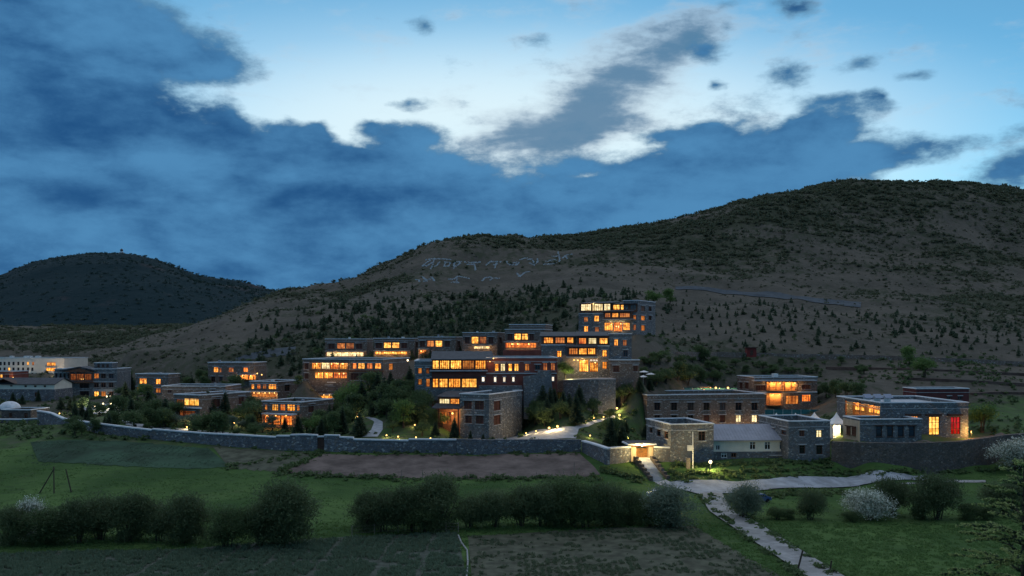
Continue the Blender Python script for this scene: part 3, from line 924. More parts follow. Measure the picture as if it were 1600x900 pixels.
        for px_ in lamps:
            yl = y - depth * .5
            u = s.ux(px_, yl)
            o = link(bpy.data.objects.new('lamp', bulb_mesh('warm_bulb', .17)), s.root); o.location = (u, yl, zt - .35)
            point((u, yl, zt - .75), watts, WARM, s.root, .15)
        return g
def row(face, xs, y0, y1, **k):
    return [w(face, a, y0, b, y1, **k) for a, b in xs]
def cen(face, xs, wd, y0, y1, **k):
    return [w(face, a - wd / 2, y0, a + wd / 2, y1, **k) for a in xs]

# ------------------------------------------------------------------ far left
b = B('hotel', 'hotel', 'long cream hotel with rows of small windows and one brightly lit corner loggia')
ws = []
for y_, xs_ in ((568, {-27: 0, -20: 0, -13: 0, -6: 0, 1: 0, 7: 0, 14: 0, 21: 0, 28.6: 0, 36: 0, 43.6: 1, 51.6: 1}), (577, {-20: 0, -13: 1, -6: 0, 0: 0, 7: 0, 14: 1, 21: 0, 28.6: 0, 36: 0, 43.6: 0, 50.5: 0}),
                (585.5, {-13: 0, -6: 0, 14: 0, 22: 1, 28.6: 0, 36: 0, 43: 0, 50.5: 0})):
    for x_, l_ in xs_.items():
        ws.append(w('F', x_ - 1.7, y_ - 2.8, x_ + 1.7, y_ + 2.8, 'gold_lit' if l_ else 'dark_glass', 1, 0, lintel=None, frame='dark_timber'))
ws.append(w('F', 73, 566, 87, 572, 'amber_lit', 3, 0, lintel=None)); ws.append(w('F', 72, 574.5, 87, 580, 'gold_lit', 3, 0, lintel=None))
b.volume('white_wall', ws, par=.5, ledge=0)
bal = b.slab('balcony', 'ledge', 71, 88, 573.5, 0, 1.3); b.railing(71, 88, 573.5, 0, 1.3, .9, parent=bal)
for x_, w_ in ((78, 1500), (55, 1700), (25, 1300), (94, 900)):  # floodlamps and posts added in front to warm the facade
    b.lamp(x_, 587, -8, w_, 'warm_bulb', .2, (1, .74, .48), post=True)
for x_, wd_ in ((17, 4), (40, 6), (46, 3), (58, 6)):
    xa_ = b.ux(x_ - wd_ / 2, 6); xb_ = b.ux(x_ + wd_ / 2, 6)
    b.part('roof_tank', 'white_metal', (xa_, xb_, 6, 8, b.H - .45, b.H + 1.1))

b = B('redhut', 'shop_building', 'small dark red block with a glowing window below the cream hotel')
b.volume('red_wall', [w('F', -3, 585, 4, 592, 'gold_lit', 1, 1), w('F', -4, 595, 3, 600, 'amber_lit', 1, 0), w('F', 9, 585, 14, 591, 'dark_glass')])
b.lamp(20.5, 590, -1.0, 80, 'warm_bulb', .2, post=True)

b = B('barn', 'service_building', 'low white walled building with a long dark slate ridge roof')
b.volume('white_wall', [w('F', 15.5, 600.5, 19.5, 604, 'dark_glass', 1, 0, lintel=None)] + cen('F', (40, 55, 70), 4, 601.5, 605, lintel=None), z1=b.H - .2, z0=b.uz(608), roof='none')
b.volume('wall_stone', [w('F', 54, 613, 60, 620, 'dark_glass', lintel=None)], y0=-.25, y1=b.D + .2, x0=-.2, x1=b.W + .2, z1=b.uz(608) - .004, roof='plain', name='stone_base')
mb = MB(); h_ = b.H - .2; r_ = h_ + 2.0; D_, W_ = b.D, b.W
mb.v = [(-.6, -.7, h_), (W_ + .6, -.7, h_), (W_ + .6, D_ / 2, r_), (-.6, D_ / 2, r_), (W_ + .6, D_ + .7, h_), (-.6, D_ + .7, h_)]
mb.v += [(a, b_, c + .18) for a, b_, c in mb.v]
mb.f = [(0, 1, 2, 3), (3, 2, 4, 5), (6, 7, 8, 9), (9, 8, 10, 11), (0, 1, 7, 6), (4, 5, 11, 10), (1, 2, 8, 7), (2, 4, 10, 8), (3, 0, 6, 9), (5, 3, 9, 11)]
mb.build('roof', 'slate', b.root)
mb = MB(); mb.tri((0, 0, h_ + .01), (0, D_, h_ + .01), (0, D_ / 2, r_ - .05)); mb.tri((W_, 0, h_ + .01), (W_, D_, h_ + .01), (W_, D_ / 2, r_ - .05)); mb.build('gable', 'white_wall', b.root)
xg = b.ux(9); mb = MB(); zg = b.uz(600, -1.5)
mb.v = [(xg - 4.2, -1.6, zg), (xg, -1.6, zg + 1.7), (xg + 4.2, -1.6, zg), (xg - 4.2, 3, zg), (xg, 3, zg + 1.7), (xg + 4.2, 3, zg)]
mb.v += [(a, b_, c + .2) for a, b_, c in mb.v]
mb.f = [(0, 1, 4, 3), (1, 2, 5, 4), (6, 7, 10, 9), (7, 8, 11, 10), (0, 1, 7, 6), (1, 2, 8, 7), (0, 3, 9, 6), (2, 5, 11, 8)]
mb.build('porch_roof', 'dark_timber', b.root)

b = B('block', 'apartment_block', 'tall grey four-storey block with a wooden gabled gallery under its roof')
ws = []
for y_ in (583, 596.5, 609.5, 622):
    ws += cen('F', (88, 94.5, 101, 107.3), 3.4, y_, y_ + 8, nv=0, lintel='ledge', frame='dark_timber')
for y_, ps_ in ((583.5, ('dim_lit', 'dark_glass', 'dark_glass')), (597.5, ('dark_glass',) * 3), (611.5, ('gold_lit', 'gold_lit', 'dark_glass'))):
    for x_, pn_ in zip((150.6, 161.6, 173.6), ps_):
        ws.append(w('F', x_ - 3.7, y_, x_ + 3.7, y_ + 8, pn_, 1, 1, frame='timber'))
ws += [w('F', 125, 598.5, 139, 606.5, 'dark_glass', 2, 0, frame='dark_timber'), w('F', 125, 611, 139, 619, 'dark_glass', 2, 0, frame='dark_timber'), w('F', 110, 584, 143, 594, 'faint_lit', 7, 1, lintel=None)]
b.volume('grey_stone', ws)
for y_ in (595.5, 608.5):
    b.slab('storey_band', 'ledge', 144.5, 182.5, y_, 0, .14, .35, 0)
b.slab('balcony', 'timber', 108, 145, 597, 0, 1.6); b.railing(108, 145, 597, 0, 1.6, 1.0, 'timber')
x0_, x1_, xm_ = b.ux(93, -1.9), b.ux(149, -1.9), b.ux(124, -1.9); z0_ = b.uz(580, -1.9); z1_ = b.uz(574.3, -1.9)
mb = MB(); mb.v = [(x0_, -1.9, z0_), (xm_, -1.9, z1_), (x1_, -1.9, z0_), (x0_, 8, z0_), (xm_, 8, z1_), (x1_, 8, z0_)]
mb.v += [(a, b_, c + .35) for a, b_, c in mb.v]
mb.f = [(0, 1, 4, 3), (1, 2, 5, 4), (6, 7, 10, 9), (7, 8, 11, 10), (0, 1, 7, 6), (1, 2, 8, 7), (0, 3, 9, 6), (2, 5, 11, 8), (3, 4, 10, 9), (4, 5, 11, 10)]
mb.build('gable_roof', 'slate', b.root)
mb = MB(); mb.prism([(0, 0)], 0, 0) if False else None
mb.v = [(x0_ + 1.2, -1.75, z0_ - .3), (x1_ - 1.2, -1.75, z0_ - .3), (xm_, -1.75, z1_ - .25)]; mb.f = [(0, 1, 2)]; mb.build('gable_board', 'timber', b.root)
for x_ in (109, 120, 132, 144):
    u_ = b.ux(x_, -1.5); b.part('post', 'timber', (u_ - .12, u_ + .12, -1.55, -1.3, b.uz(597, -1.5), z0_ - .05))
xa_, xb_ = b.ux(147, 6), b.ux(175, 6); b.volume('grey_stone', cen('F', (154, 161, 168), 4, 569, 574, lintel=None), x0=xa_, x1=xb_, y0=6, y1=12, z0=b.H - .5, z1=b.uz(567.5, 6), ledge=0, name='penthouse', par=.3)
b.lamp(167, 619.5, -1.2, 60, 'white_bulb', .25, WHITE, True)
for x_ in (120, 127, 130):
    b.lamp(x_, 592.5, -1.2, 0, 'warm_bulb', .14)

b = B('domehut', 'round_roofed_hut', 'small dark stone hut with a pale shallow dome behind its flat roof', 'hut')
b.volume('dark_stone', [w('F', 38, 645, 43, 655, 'dark_glass', lintel=None), w('F', 14, 645, 19, 652, 'dark_glass', lintel=None)], ledge=0)
c_ = b.on_y(12, 640, 6.5); R_ = 2.9
b.part('dome_base', 'dark_stone', (c_.x - R_, c_.x + R_, 6.2, 8.8, b.H - .8, b.H - .05))
mb = MB(); mb.lathe([(R_ * math.cos(t), R_ * .72 * math.sin(t)) for t in np.linspace(0, math.pi / 2, 8)], (c_.x, 7.5, b.H - .1), 20); mb.build('dome', 'coping', b.root)

# ------------------------------------------------------------------ villas on the left slope
b = B('v_a', 'villa', 'two-storey stone villa with paired lit windows, nearest to the tall gabled block', 'villa')
b.volume('brown_stone', [w('F', 217.5, 591, 229, 600, 'amber_lit', 1, 1), w('F', 243, 592, 251, 600.5, 'amber_lit', 1, 1), w('F', 243, 606.5, 251, 614, 'dim_lit', 1, 1), w('F', 213, 604, 219, 610, 'dim_lit', 1, 1)])
b = B('v_b', 'villa', 'stone villa with three small lit windows and porch lamps at its right foot', 'villa')
b.volume('brown_stone', [w('F', 333.6, 573.5, 341, 582, 'amber_lit', 1, 1), w('F', 342.5, 575, 346, 582, 'dim_lit', 0, 1), w('F', 357, 574, 365, 582, 'amber_lit', 1, 1), w('F', 380, 574, 387.5, 581.5, 'amber_lit', 1, 1), w('F', 330, 588, 336, 597), w('F', 342, 588, 348, 597)])
b.slab('porch_roof', 'ledge', 371, 397, 584.5, 0, 2.2); b.loggia(373, 585.5, 396.5, 593, 0, 1.9, 'amber_timber', (379, 392), 90, 3)
for x_, y_ in ((402, 583.5), (409, 585.5)):
    b.lamp(x_, y_, -1.5, 40, 'warm_bulb', .2, post=True)
b = B('v_c', 'villa', 'low dark villa showing little but its long pale flat roof edge', 'villa')
b.volume('brown_stone', [w('F', 262, 609, 268, 614), w('F', 330, 608, 336, 613)], ledge=.8)
b = B('v_d', 'villa', 'stone villa with one wide glowing amber window on its short front', 'villa')
b.volume('brown_stone', [w('F', 275, 622.5, 286, 633, 'faint_lit', 2, 0, lintel=None), w('F', 287, 622, 310.5, 634.5, 'bright_gold', 2, 0, lintel=None), w('F', 280, 641, 305, 651, 'faint_lit', 3, 1),
                         w('R', 332, 621, 344, 635.5, 'shutter', 1, 1), w('R', 373, 619, 381, 631, 'shutter', 1, 1)])
b.slab('balcony', 'coping', 272.5, 312, 635, 0, .7, .35)
b = B('v_e', 'villa', 'villa with a row of four small lit windows over a glowing lower gallery', 'villa')
b.volume('brown_stone', [w('F', 392, 600, 397, 608, 'amber_lit', 0, 1), w('F', 401, 600, 407, 608, 'amber_lit', 1, 1), w('F', 410, 600, 416, 608, 'dim_lit', 1, 1), w('F', 419, 600, 431.5, 608.5, 'amber_lit', 2, 1), w('F', 393, 613.5, 431.5, 621, 'gold_lit', 6, 0, lintel=None),
                         w('R', 445, 601, 453, 611)])
b.slab('balcony', 'ledge', 390, 434, 610.5, 0, 1.2); b.railing(390, 434, 610.5, 0, 1.2, .5)
for x_ in (397, 405, 414, 421, 429):
    b.lamp(x_, 614, -.6, 45, 'warm_bulb', .15)
b = B('v_f', 'villa', 'villa with two wide lit windows beside the bright green tree', 'villa')
b.volume('brown_stone', [w('F', 471, 602, 475.5, 608.5, 'dim_lit', 0, 1), w('F', 483, 602, 499, 610.5, 'amber_lit', 2, 1), w('F', 505, 602, 519, 610.5, 'amber_lit', 2, 1), w('F', 470, 617, 518, 623, 'amber_lit', 8, 0, lintel=None), w('R', 540, 603, 548, 614)])
b.slab('balcony', 'ledge', 465, 523, 614, 0, 1.6); b.railing(465, 523, 614, 0, 1.6, .5)
for x_ in (478, 492, 506, 515):
    b.lamp(x_, 617, -.6, 30, 'warm_bulb', .13)
b = B('v_g', 'villa', 'villa with amber upper windows over a red-orange lit veranda, just behind the boundary wall', 'villa')
b.volume('brown_stone', [w('F', 413, 632, 417.5, 641, 'dim_lit', 0, 1), w('F', 424.5, 631.5, 434.5, 642, 'gold_lit', 2, 1), w('F', 437, 631.5, 445.5, 642, 'amber_lit', 1, 1), w('F', 448, 631.5, 460.5, 642.5, 'amber_lit', 2, 1), w('F', 463, 633, 468, 642, 'dim_lit', 0, 1),
                         w('F', 413, 649, 424, 664, 'orange_lit', 4, 1, lintel=None), w('F', 425.5, 649, 437, 664, 'orange_lit', 4, 1, lintel=None), w('F', 438.5, 649, 456, 664.5, 'orange_lit', 3, 1, lintel=None),
                         w('R', 482, 632, 490.5, 644, 'shutter', 1, 1)])
b.slab('veranda_roof', 'coping', 408, 458, 645.5, 0, 2.0, .3)
for x_ in (417, 431, 447):
    b.lamp(x_, 649.5, -1.0, 50, 'orange_bulb', .16, (1, .4, .12))
b = B('wing', 'guest_wing', 'long two-storey guest wing with lamp-hung galleries and a stone right end')
b.volume('brown_stone', [w('F', 476, 567, 482, 577, 'shutter'), w('F', 476, 583, 482, 592, 'shutter'), w('F', 487, 566, 501, 576.5, 'amber_lit', 4, 1, lintel=None), w('F', 502, 566, 515, 576.5, 'amber_lit', 4, 1, lintel=None), w('F', 516, 566, 529, 576.5, 'orange_lit', 4, 1, lintel=None), w('F', 530, 566, 543, 576.5, 'amber_lit', 4, 1, lintel=None),
                         w('F', 492, 581.5, 505, 591.5, 'amber_lit', 3, 1, lintel=None), w('F', 506, 581.5, 520, 591.5, 'amber_lit', 3, 1, lintel=None), w('F', 521, 581.5, 542, 591.5, 'orange_lit', 5, 1, lintel=None),
                         w('F', 550.5, 567, 557, 576.5, 'gold_lit', 0, 1), w('F', 559, 567, 570, 576.5, 'gold_lit', 1, 1), w('F', 572.5, 567, 582, 576.5, 'gold_lit', 1, 1), w('F', 585.5, 567, 595.5, 576.5, 'amber_lit', 1, 1),
                         w('F', 548, 583, 560, 594, 'shutter', 2, 1), w('F', 564, 583, 576, 594, 'shutter', 2, 1), w('R', 608, 568, 614.5, 578, 'dim_lit', 0, 1)])
bal = b.slab('balcony', 'timber', 484, 545, 578, 0, 1.8); b.railing(484, 545, 578, 0, 1.8, .8, parent=bal)
b.slab('balcony', 'timber', 546, 598, 578.5, 0, 1.2, .5)
b.slab('eave', 'slate', 484, 545, 565.5, 0, 1.5, .2)
for x_, y_ in ((495, 568.5), (506, 568.5), (518, 568.5), (528, 568.5), (536, 568.5), (498, 584), (510, 584), (530, 584)):
    b.lamp(x_, y_, -1.1, 45, 'warm_bulb', .17)
b.lamp(637, 563, -1.0, 60, 'white_bulb', .24, GOLD, True)

# ------------------------------------------------------------------ upper row of villas
def upper(key, label, dark, lits, low, lamps, side=()):
    b = B(key, 'hill_villa', label, 'villa', None)
    y0_, y1_ = low[0], low[1]
    b.volume('brown_stone', [w('F', a, lits[0][1] + .5, c, lits[0][3] + .3, 'shutter', 1, 1) for a, c in dark] + [w('F', *q, 'gold_lit', 1, 1, lintel=None) for q in lits] +
             [w('F', low[2], y0_, low[3], y1_, 'amber_lit', 9, 0, lintel=None)] + [w('R', *q, 'shutter', 0, 1) for q in side], ledge=.7)
    bal = b.slab('balcony', 'ledge', low[2] - 3, low[3] + 3, y0_ - 2, 0, 1.4); b.railing(low[2] - 3, low[3] + 3, y0_ - 2, 0, 1.4, .6, parent=bal)
    for x_ in lamps:
        b.lamp(x_, y0_ + 2, -1.0, 50, 'warm_bulb', .2)
    return b
upper('r_a', 'hillside villa with five hanging lamps along its whole lower front', [(513, 523), (556, 566)], [(526.5, 536, 539, 545), (540.5, 536, 553, 545)], (550, 557, 510, 568), (518, 528, 539.4, 551, 560))
upper('r_b', 'hillside villa whose lower lamps hide behind young trees', [(587, 597), (627, 636)], [(599.5, 535, 611, 544), (612.5, 535, 624, 544)], (549, 554, 586, 636), (590, 601, 614, 628), [(650, 534, 653, 543)])
upper('r_c', 'hillside villa behind the dark gallery roof with one lamp at its left', [(656, 664), (695, 703)], [(667, 532, 678.5, 542), (680, 532, 691, 542)], (546.5, 553, 655, 666), (658,), [(715, 533, 719, 543)])
upper('r_d', 'hillside villa with a pair of lamps below its lit window', [(726, 734), (763, 771)], [(736.5, 526, 747.5, 537), (749, 526, 760, 537)], (540.5, 545.5, 740, 765), (743.5, 761), [(780, 527, 784, 537)])
b = upper('r_e', 'tallest hillside villa with a set-back attic storey on its roof', [(793, 801), (827, 834)], [(803.5, 521, 814, 531.5), (815, 521, 825, 531.5)], (535.5, 543.5, 784 + 5.5, 838), (800, 809, 826), [(853, 522, 857, 533)])
xa_, xb_ = b.ux(796, 3), b.ux(852, 3); b.volume('brown_stone', [], x0=xa_, x1=xb_, y0=3, y1=b.D - .8, z0=b.H - .5, z1=b.uz(507.5, 3, 820), ledge=.6, name='attic_wall', par=.3)
b.slab('terrace', 'red_wall', 786, 850, 547, 0, 3.0, 3.2)

rv = random.Random(9)
for o in [x for x in col.objects if x.get('category') == 'villa']:
    st_ = next(v for v in PLACE.values() if abs(v.p0.x - o.location.x) < .01 and abs(v.p0.y - o.location.y) < .01)
    for i in range(rv.choice((1, 2, 2))):
        x_, y_, h_ = rv.uniform(1, st_.W - 2), rv.uniform(2, st_.D - 2), rv.uniform(.5, 1.0)
        MB().box(x_, x_ + rv.uniform(.5, 1.1), y_, y_ + .8, st_.H - .58, st_.H + h_).build('roof_vent', rv.choice(('white_metal', 'ledge', 'metal_roof')), o)

# ------------------------------------------------------------------ the large gallery building in the middle
b = B('hall', 'main_hotel', 'large red and stone main building with two storeys of glowing glazed galleries')
zT = b.uz(559.5, 0, 815)
ys = 0.0
x_t, x_g, x_r, x_e = b.ux(648), b.ux(675), b.ux(760), b.W
b.volume('grey_stone', [w('F', 653, 575, 659.5, 584, 'dim_lit', 0, 1), w('F', 653, 592, 659.5, 601.5, 'dim_lit', 0, 1), w('F', 665.5, 591.5, 672, 604.5, 'dim_lit', 0, 1), w('F', 665.5, 575, 671, 584, 'faint_lit', 0, 1)], x0=0, x1=x_g, z1=b.uz(564.5, 0, 660))
b.volume('red_wall', [w('F', 675, 563, 686, 576.5, 'gold_lit', 1, 1, lintel=None), w('F', 687, 563, 702.5, 576.5, 'gold_lit', 4, 1, lintel=None), w('F', 704, 563, 721, 576.5, 'gold_lit', 4, 1, lintel=None), w('F', 722.5, 563, 741, 576.5, 'gold_lit', 4, 1, lintel=None), w('F', 742.5, 563, 759, 576.5, 'amber_lit', 4, 1, lintel=None),
                      w('F', 676, 591, 685, 605.5, 'amber_lit', 1, 1, lintel=None), w('F', 686.5, 591, 699.5, 605.5, 'gold_lit', 4, 1, lintel=None), w('F', 701, 591, 719.5, 605.5, 'amber_lit', 4, 1, lintel=None), w('F', 721.5, 591, 745, 605.5, 'gold_lit', 3, 1, lintel=None),
                      w('F', 752.5, 589, 757.5, 596.5, 'white_lit', 0, 0)], x0=x_g + .003, x1=x_r, y0=-.3, z1=b.uz(560, 0, 720), roof='plain')
b.eave('slate', 673, 771, 562.5, -.3, 1.4, 9, 1.9)
b.slab('balcony', 'ledge', 671, 762, 578.5, -.3, 1.3, .3); b.slab('balcony', 'dark_timber', 672, 748, 590, -.3, .5, .35); b.railing(671, 762, 578.5, -.3, 1.3, .6)
b.slab('plinth', 'grey_stone', 664, 748, 607, -.3, .5, 3.0)
b.volume('red_wall', [w('F', 773, 568, 779.5, 580, 'gold_lit', 0, 1), w('F', 782, 568, 789.5, 580, 'gold_lit', 1, 1), w('F', 794, 568, 800.5, 580, 'gold_lit', 0, 1), w('F', 803.5, 568, 810.5, 580, 'gold_lit', 1, 1), w('F', 820, 568, 827.5, 579.5, 'dim_lit', 1, 1), w('F', 836, 570, 844, 578, 'dark_glass', 1, 0),
                      w('F', 848.5, 567, 855.5, 579, 'dim_lit', 1, 1), w('F', 860.5, 567, 867.5, 579, 'dim_lit', 1, 1),
                      w('F', 771.5, 589, 775.8, 597, 'white_lit', 0, 0), w('F', 785.8, 589, 790.3, 597, 'white_lit', 0, 0), w('F', 800, 589, 804.3, 596.5, 'white_lit', 0, 0), w('F', 862, 588.5, 866.3, 595.5, 'white_lit', 0, 0)], x0=x_r + .003, x1=x_e, y0=.2, z1=zT, ledge=.8)
b.slab('storey_band', 'ledge', 760, 870, 582.5, .2, .25, .3)
b.lamp(771, 560, -1.2, 30, 'warm_bulb', .14)
b.lamp(765.5, 565, -.8, 20, 'warm_bulb', .12)
# leaning stone buttress in front of the red wing
xa, xb = b.ux(818, -2.2), b.ux(861, -2.2); zl, zr_, zb_ = b.uz(589, -2.2, 818), b.uz(579, -2.2, 850), -4.5
mb = MB(); sec = [(xa, zb_), (xb + .8, zb_), (xb, zr_), (xa + (xb - xa) * .55, zr_), (xa + (xb - xa) * .5, zl + .6), (xa, zl)]
n_ = len(sec); mb.v = [(x, -2.2 - (.9 if z < 0 else 0), z) for x, z in sec] + [(x, .19, z) for x, z in sec]
mb.f = [tuple(range(n_)), tuple(reversed(range(n_, 2 * n_)))] + [(i, (i + 1) % n_, n_ + (i + 1) % n_, n_ + i) for i in range(n_)]
mb.build('buttress', 'grey_stone', b.root)
b.part('terrace_wall', 'grey_stone', (b.ux(748, -3), b.ux(816, -3), -3.0, .18, -4, b.uz(603, -3, 780)))

# ------------------------------------------------------------------ the lower house
b = B('lower', 'stone_house', 'two-storey grey stone house with red shutters and a lit wooden porch wing', 'house')
b.volume('grey_stone', [w('F', 725, 626, 737, 639.5, 'shutter', 1, 1), w('F', 742, 626, 756, 640.5, 'shutter', 1, 1), w('F', 727, 649, 737, 661.5, 'shutter', 1, 1), w('F', 743.5, 649, 755.5, 662.5, 'shutter', 1, 1),
                        w('R', 771.5, 627, 782, 640.5, 'shutter', 1, 1), w('R', 771.5, 649.5, 782, 662.5, 'shutter', 1, 1)], roof_mat='pale_roof')
yp = 1.2; xa, xb = b.ux(684, yp), -.02
b.volume('timber', [w('F', 686, 622.5, 702, 634, 'amber_lit', 5, 0, lintel=None, frame='dark_timber'), w('F', 703, 622.5, 717.5, 634, 'amber_lit', 4, 0, lintel=None, frame='dark_timber'), w('F', 688, 643, 698, 663, 'dim_lit', 2, 0, lintel=None), w('F', 700, 643, 705, 664, 'faint_lit', 0, 1, lintel=None), w('F', 709, 643, 717, 663, 'dim_lit', 2, 0, lintel=None)],
         x0=xa, x1=xb, y0=yp, y1=9, z1=b.uz(620, yp, 700), roof='plain', name='porch_wing')
b.eave('slate', 681, 719, 621, yp, .9, 5, 1.0, name='wing_roof')
b.eave('slate', 674, 718, 639, yp, 2.6, .0, .9, .22, 'porch_roof')
for x_ in (686, 716):
    u_ = b.ux(x_, yp - 2.1); b.part('porch_post', 'dark_timber', (u_ - .12, u_ + .12, yp - 2.2, yp - 1.95, -2, b.uz(638.5, yp - 2.1, x_)))
b.lamp(707, 646, yp - 1.2, 260, 'warm_bulb', .22)

# ------------------------------------------------------------------ the tall right building of the middle group
b = B('right', 'terraced_hotel', 'stepped stone building with rows of lit windows beside the uplit green tree')
H_ = b.uz(524, 4, 925)
b.volume('grey_stone', [w('F', 870, 548, 877.5, 558, 'amber_lit', 1, 1)], x0=0, x1=b.ux(897), z1=b.uz(539.5, 0, 870), ledge=0)
b.volume('timber', [w('F', 849.5, 527, 864.5, 536.5, 'amber_lit', 3, 1, lintel=None), w('F', 867.5, 527, 882.5, 536.5, 'gold_lit', 3, 1, lintel=None), w('F', 886, 527, 896, 536.5, 'amber_lit', 4, 1, lintel=None)], x0=b.ux(846, 2), x1=b.ux(900, 2), y0=2, y1=14, z0=b.uz(539.5, 0, 870) - .5, z1=b.uz(525, 2, 870), roof='plain', name='upper_storey')
b.eave('slate', 843, 902, 526, 2, 1.2, 7, 1.2)
b.volume('grey_stone', [w('F', 905, 562, 919.5, 581, 'gold_lit', 4, 1, lintel=None), w('F', 921.5, 566, 934.5, 581, 'amber_lit', 4, 1, lintel=None), w('F', 921.5, 561, 934.5, 565, 'white_lit', 2, 0, lintel=None),
                        w('F', 941, 547, 948.5, 557.5, 'amber_lit', 1, 1), w('F', 941, 565, 948.5, 576.5, 'amber_lit', 1, 1)], x0=b.ux(897) + .003, x1=b.ux(952), y1=14, z1=b.uz(541, 0, 925), ledge=0)
b.volume('timber', [w('F', 889, 544, 903, 554, 'dim_lit', 3, 1, lintel=None), w('F', 904.5, 544, 917, 554, 'amber_lit', 3, 1, lintel=None), w('F', 918.5, 544, 930.5, 554, 'amber_lit', 3, 1, lintel=None)], x0=b.ux(887, -1.4), x1=b.ux(932, -1.4), y0=-1.4, y1=-.006, z0=b.uz(557, -1.4, 910), z1=b.uz(541.5, -1.4, 910), roof='plain', name='bay')
b.eave('slate', 884, 934, 542.5, -1.4, .8, 1.0, .5, name='bay_roof')
b.slab('bay_sill', 'ledge', 885, 934, 557.2, -1.4, .4, .3)
b.volume('timber', [w('F', 904.5, 528, 916, 537.5, 'amber_lit', 4, 1, lintel=None), w('F', 919.5, 528, 932, 537.5, 'gold_lit', 4, 1, lintel=None), w('F', 936.5, 528, 949.5, 537.5, 'gold_lit', 4, 1, lintel=None)], x0=b.ux(902, 1), x1=b.ux(952, 1) - .003, y0=1, y1=14, z0=b.uz(541, 0, 925) - .4, z1=b.uz(525, 1, 925), roof='plain', name='upper_storey')
b.eave('slate', 900, 953, 525.5, 1, 1.2, 8, 1.2)
b.volume('grey_stone', [w('F', 959.5, 530, 966, 540.5, 'amber_lit', 1, 1), w('F', 973, 531, 979.5, 540.5, 'dim_lit', 1, 1), w('F', 974, 547, 981, 557.5, 'dark_glass', 1, 1)], x0=b.ux(952) + .003, x1=b.ux(987), y0=.4, y1=13, z1=b.uz(522, .4, 970), name='tower')
b.volume('brown_stone', [w('F', 958, 571, 967.5, 581.5, 'shutter', 1, 1), w('F', 989.5, 571, 996.5, 580.5, 'shutter', 1, 1)], x0=b.ux(952, -2.5), x1=b.ux(999, -2.5), y0=-2.5, y1=.39, z1=b.uz(563, -2.5, 975), ledge=.7, name='annex_wall')
for x_, y_ in ((913, 563), (930, 566.5), (897, 562.5), (903, 563)):
    b.lamp(x_, y_, -1.1, 60, 'warm_bulb', .15)

# ------------------------------------------------------------------ topmost building
b = B('top', 'hilltop_hotel', 'topmost stone building with a bright glazed corner storey on the bare slope')
b.volume('grey_stone', [w('F', 912, 495, 918.5, 503, 'dim_lit', 1, 1), w('F', 928, 493, 936, 502.5, 'amber_lit', 1, 1), w('F', 912, 509.5, 919, 518.5, 'amber_lit', 1, 1), w('F', 929, 511, 936, 518.5, 'dim_lit', 1, 1),
                        w('F', 944, 504, 957.5, 516.5, 'gold_lit', 3, 1, lintel=None), w('F', 958.5, 503.5, 972.5, 518, 'gold_lit', 4, 1, lintel=None), w('F', 973.5, 504, 984, 516, 'amber_lit', 4, 1, lintel=None),
                        w('F', 989, 492, 994, 500, 'dim_lit', 0, 1), w('F', 989, 507, 994, 516, 'dim_lit', 0, 1),
                        w('R', 1002, 478, 1007.6, 487, 'amber_lit', 0, 1), w('R', 1013.5, 478.5, 1018, 486.5), w('R', 1002, 493, 1008, 501, 'dim_lit', 0, 1), w('R', 1013.5, 493, 1018, 500.5), w('R', 1002, 508, 1008, 517, 'dim_lit', 0, 1)], z1=b.uz(488.5, 0, 930), roof='plain')
b.volume('dark_timber', [w('F', 907.5, 474.5, 923.5, 485.5, 'pale_lit', 4, 1, lintel=None), w('F', 925, 474.5, 942, 485.5, 'pale_lit', 4, 1, lintel=None), w('F', 943.5, 474.5, 953.5, 485.5, 'pale_lit', 1, 1, lintel=None)], x0=.2, x1=b.ux(954), y0=.3, y1=9, z0=b.uz(488.5, 0, 930) + .004, z1=b.uz(473.5, .3, 930), roof='plain', name='glazed_storey')
b.eave('slate', 905, 956, 474, .3, .8, 8, .7)
b.volume('timber', [w('F', 957.5, 476, 968, 484, 'gold_lit', 1, 1, lintel=None), w('F', 969.5, 476, 981.5, 484, 'gold_lit', 1, 1, lintel=None), w('F', 984.5, 475.5, 994, 484, 'amber_lit', 1, 1, lintel=None)], x0=b.ux(954) + .003, x1=b.W - .2, y0=1.0, y1=9, z0=b.uz(488.5, 0, 930) + .004, z1=b.uz(474, 1, 970), roof='plain', name='glazed_storey')
b.eave('slate', 956, 995, 475, 1, .8, 7, .7)
xa_ = b.ux(995.5); b.volume('grey_stone', [w('R', 1002, 478, 1007.6, 487, 'amber_lit', 0, 1), w('R', 1013.5, 478.5, 1018, 486.5)], x0=b.W - 5, x1=b.W - .003, y0=1.2, y1=b.D, z0=b.uz(488.5, 0, 930) + .003, z1=b.uz(469.5, 0, 996), name='tower')
bal = b.slab('balcony', 'ledge', 941, 989, 498.5, 0, 2.0); b.slab('balcony', 'ledge', 904, 942, 489.5, 0, .3, .3)
b.volume('timber', [w('F', 945, 489, 953.5, 496, 'dim_lit', 2, 0, lintel=None), w('F', 956, 489, 966, 496, 'amber_lit', 3, 0, lintel=None), w('F', 968, 489, 984, 496, 'dim_lit', 4, 0, lintel=None)], x0=b.ux(943, -1.5), x1=b.ux(986, -1.5), y0=-1.5, y1=-.006, z0=b.uz(498.5, -2, 960) + .004, z1=b.uz(486.5, -1.5, 960), roof='plain', name='bay')
b.eave('slate', 940, 989, 487, -1.5, .6, 1.2, .4, name='bay_roof')
for x_, y_ in ((955, 507), (970, 506), (927, 474.8), (963, 510)):
    b.lamp(x_, y_, -.5, 60, 'warm_bulb', .18, GOLD)

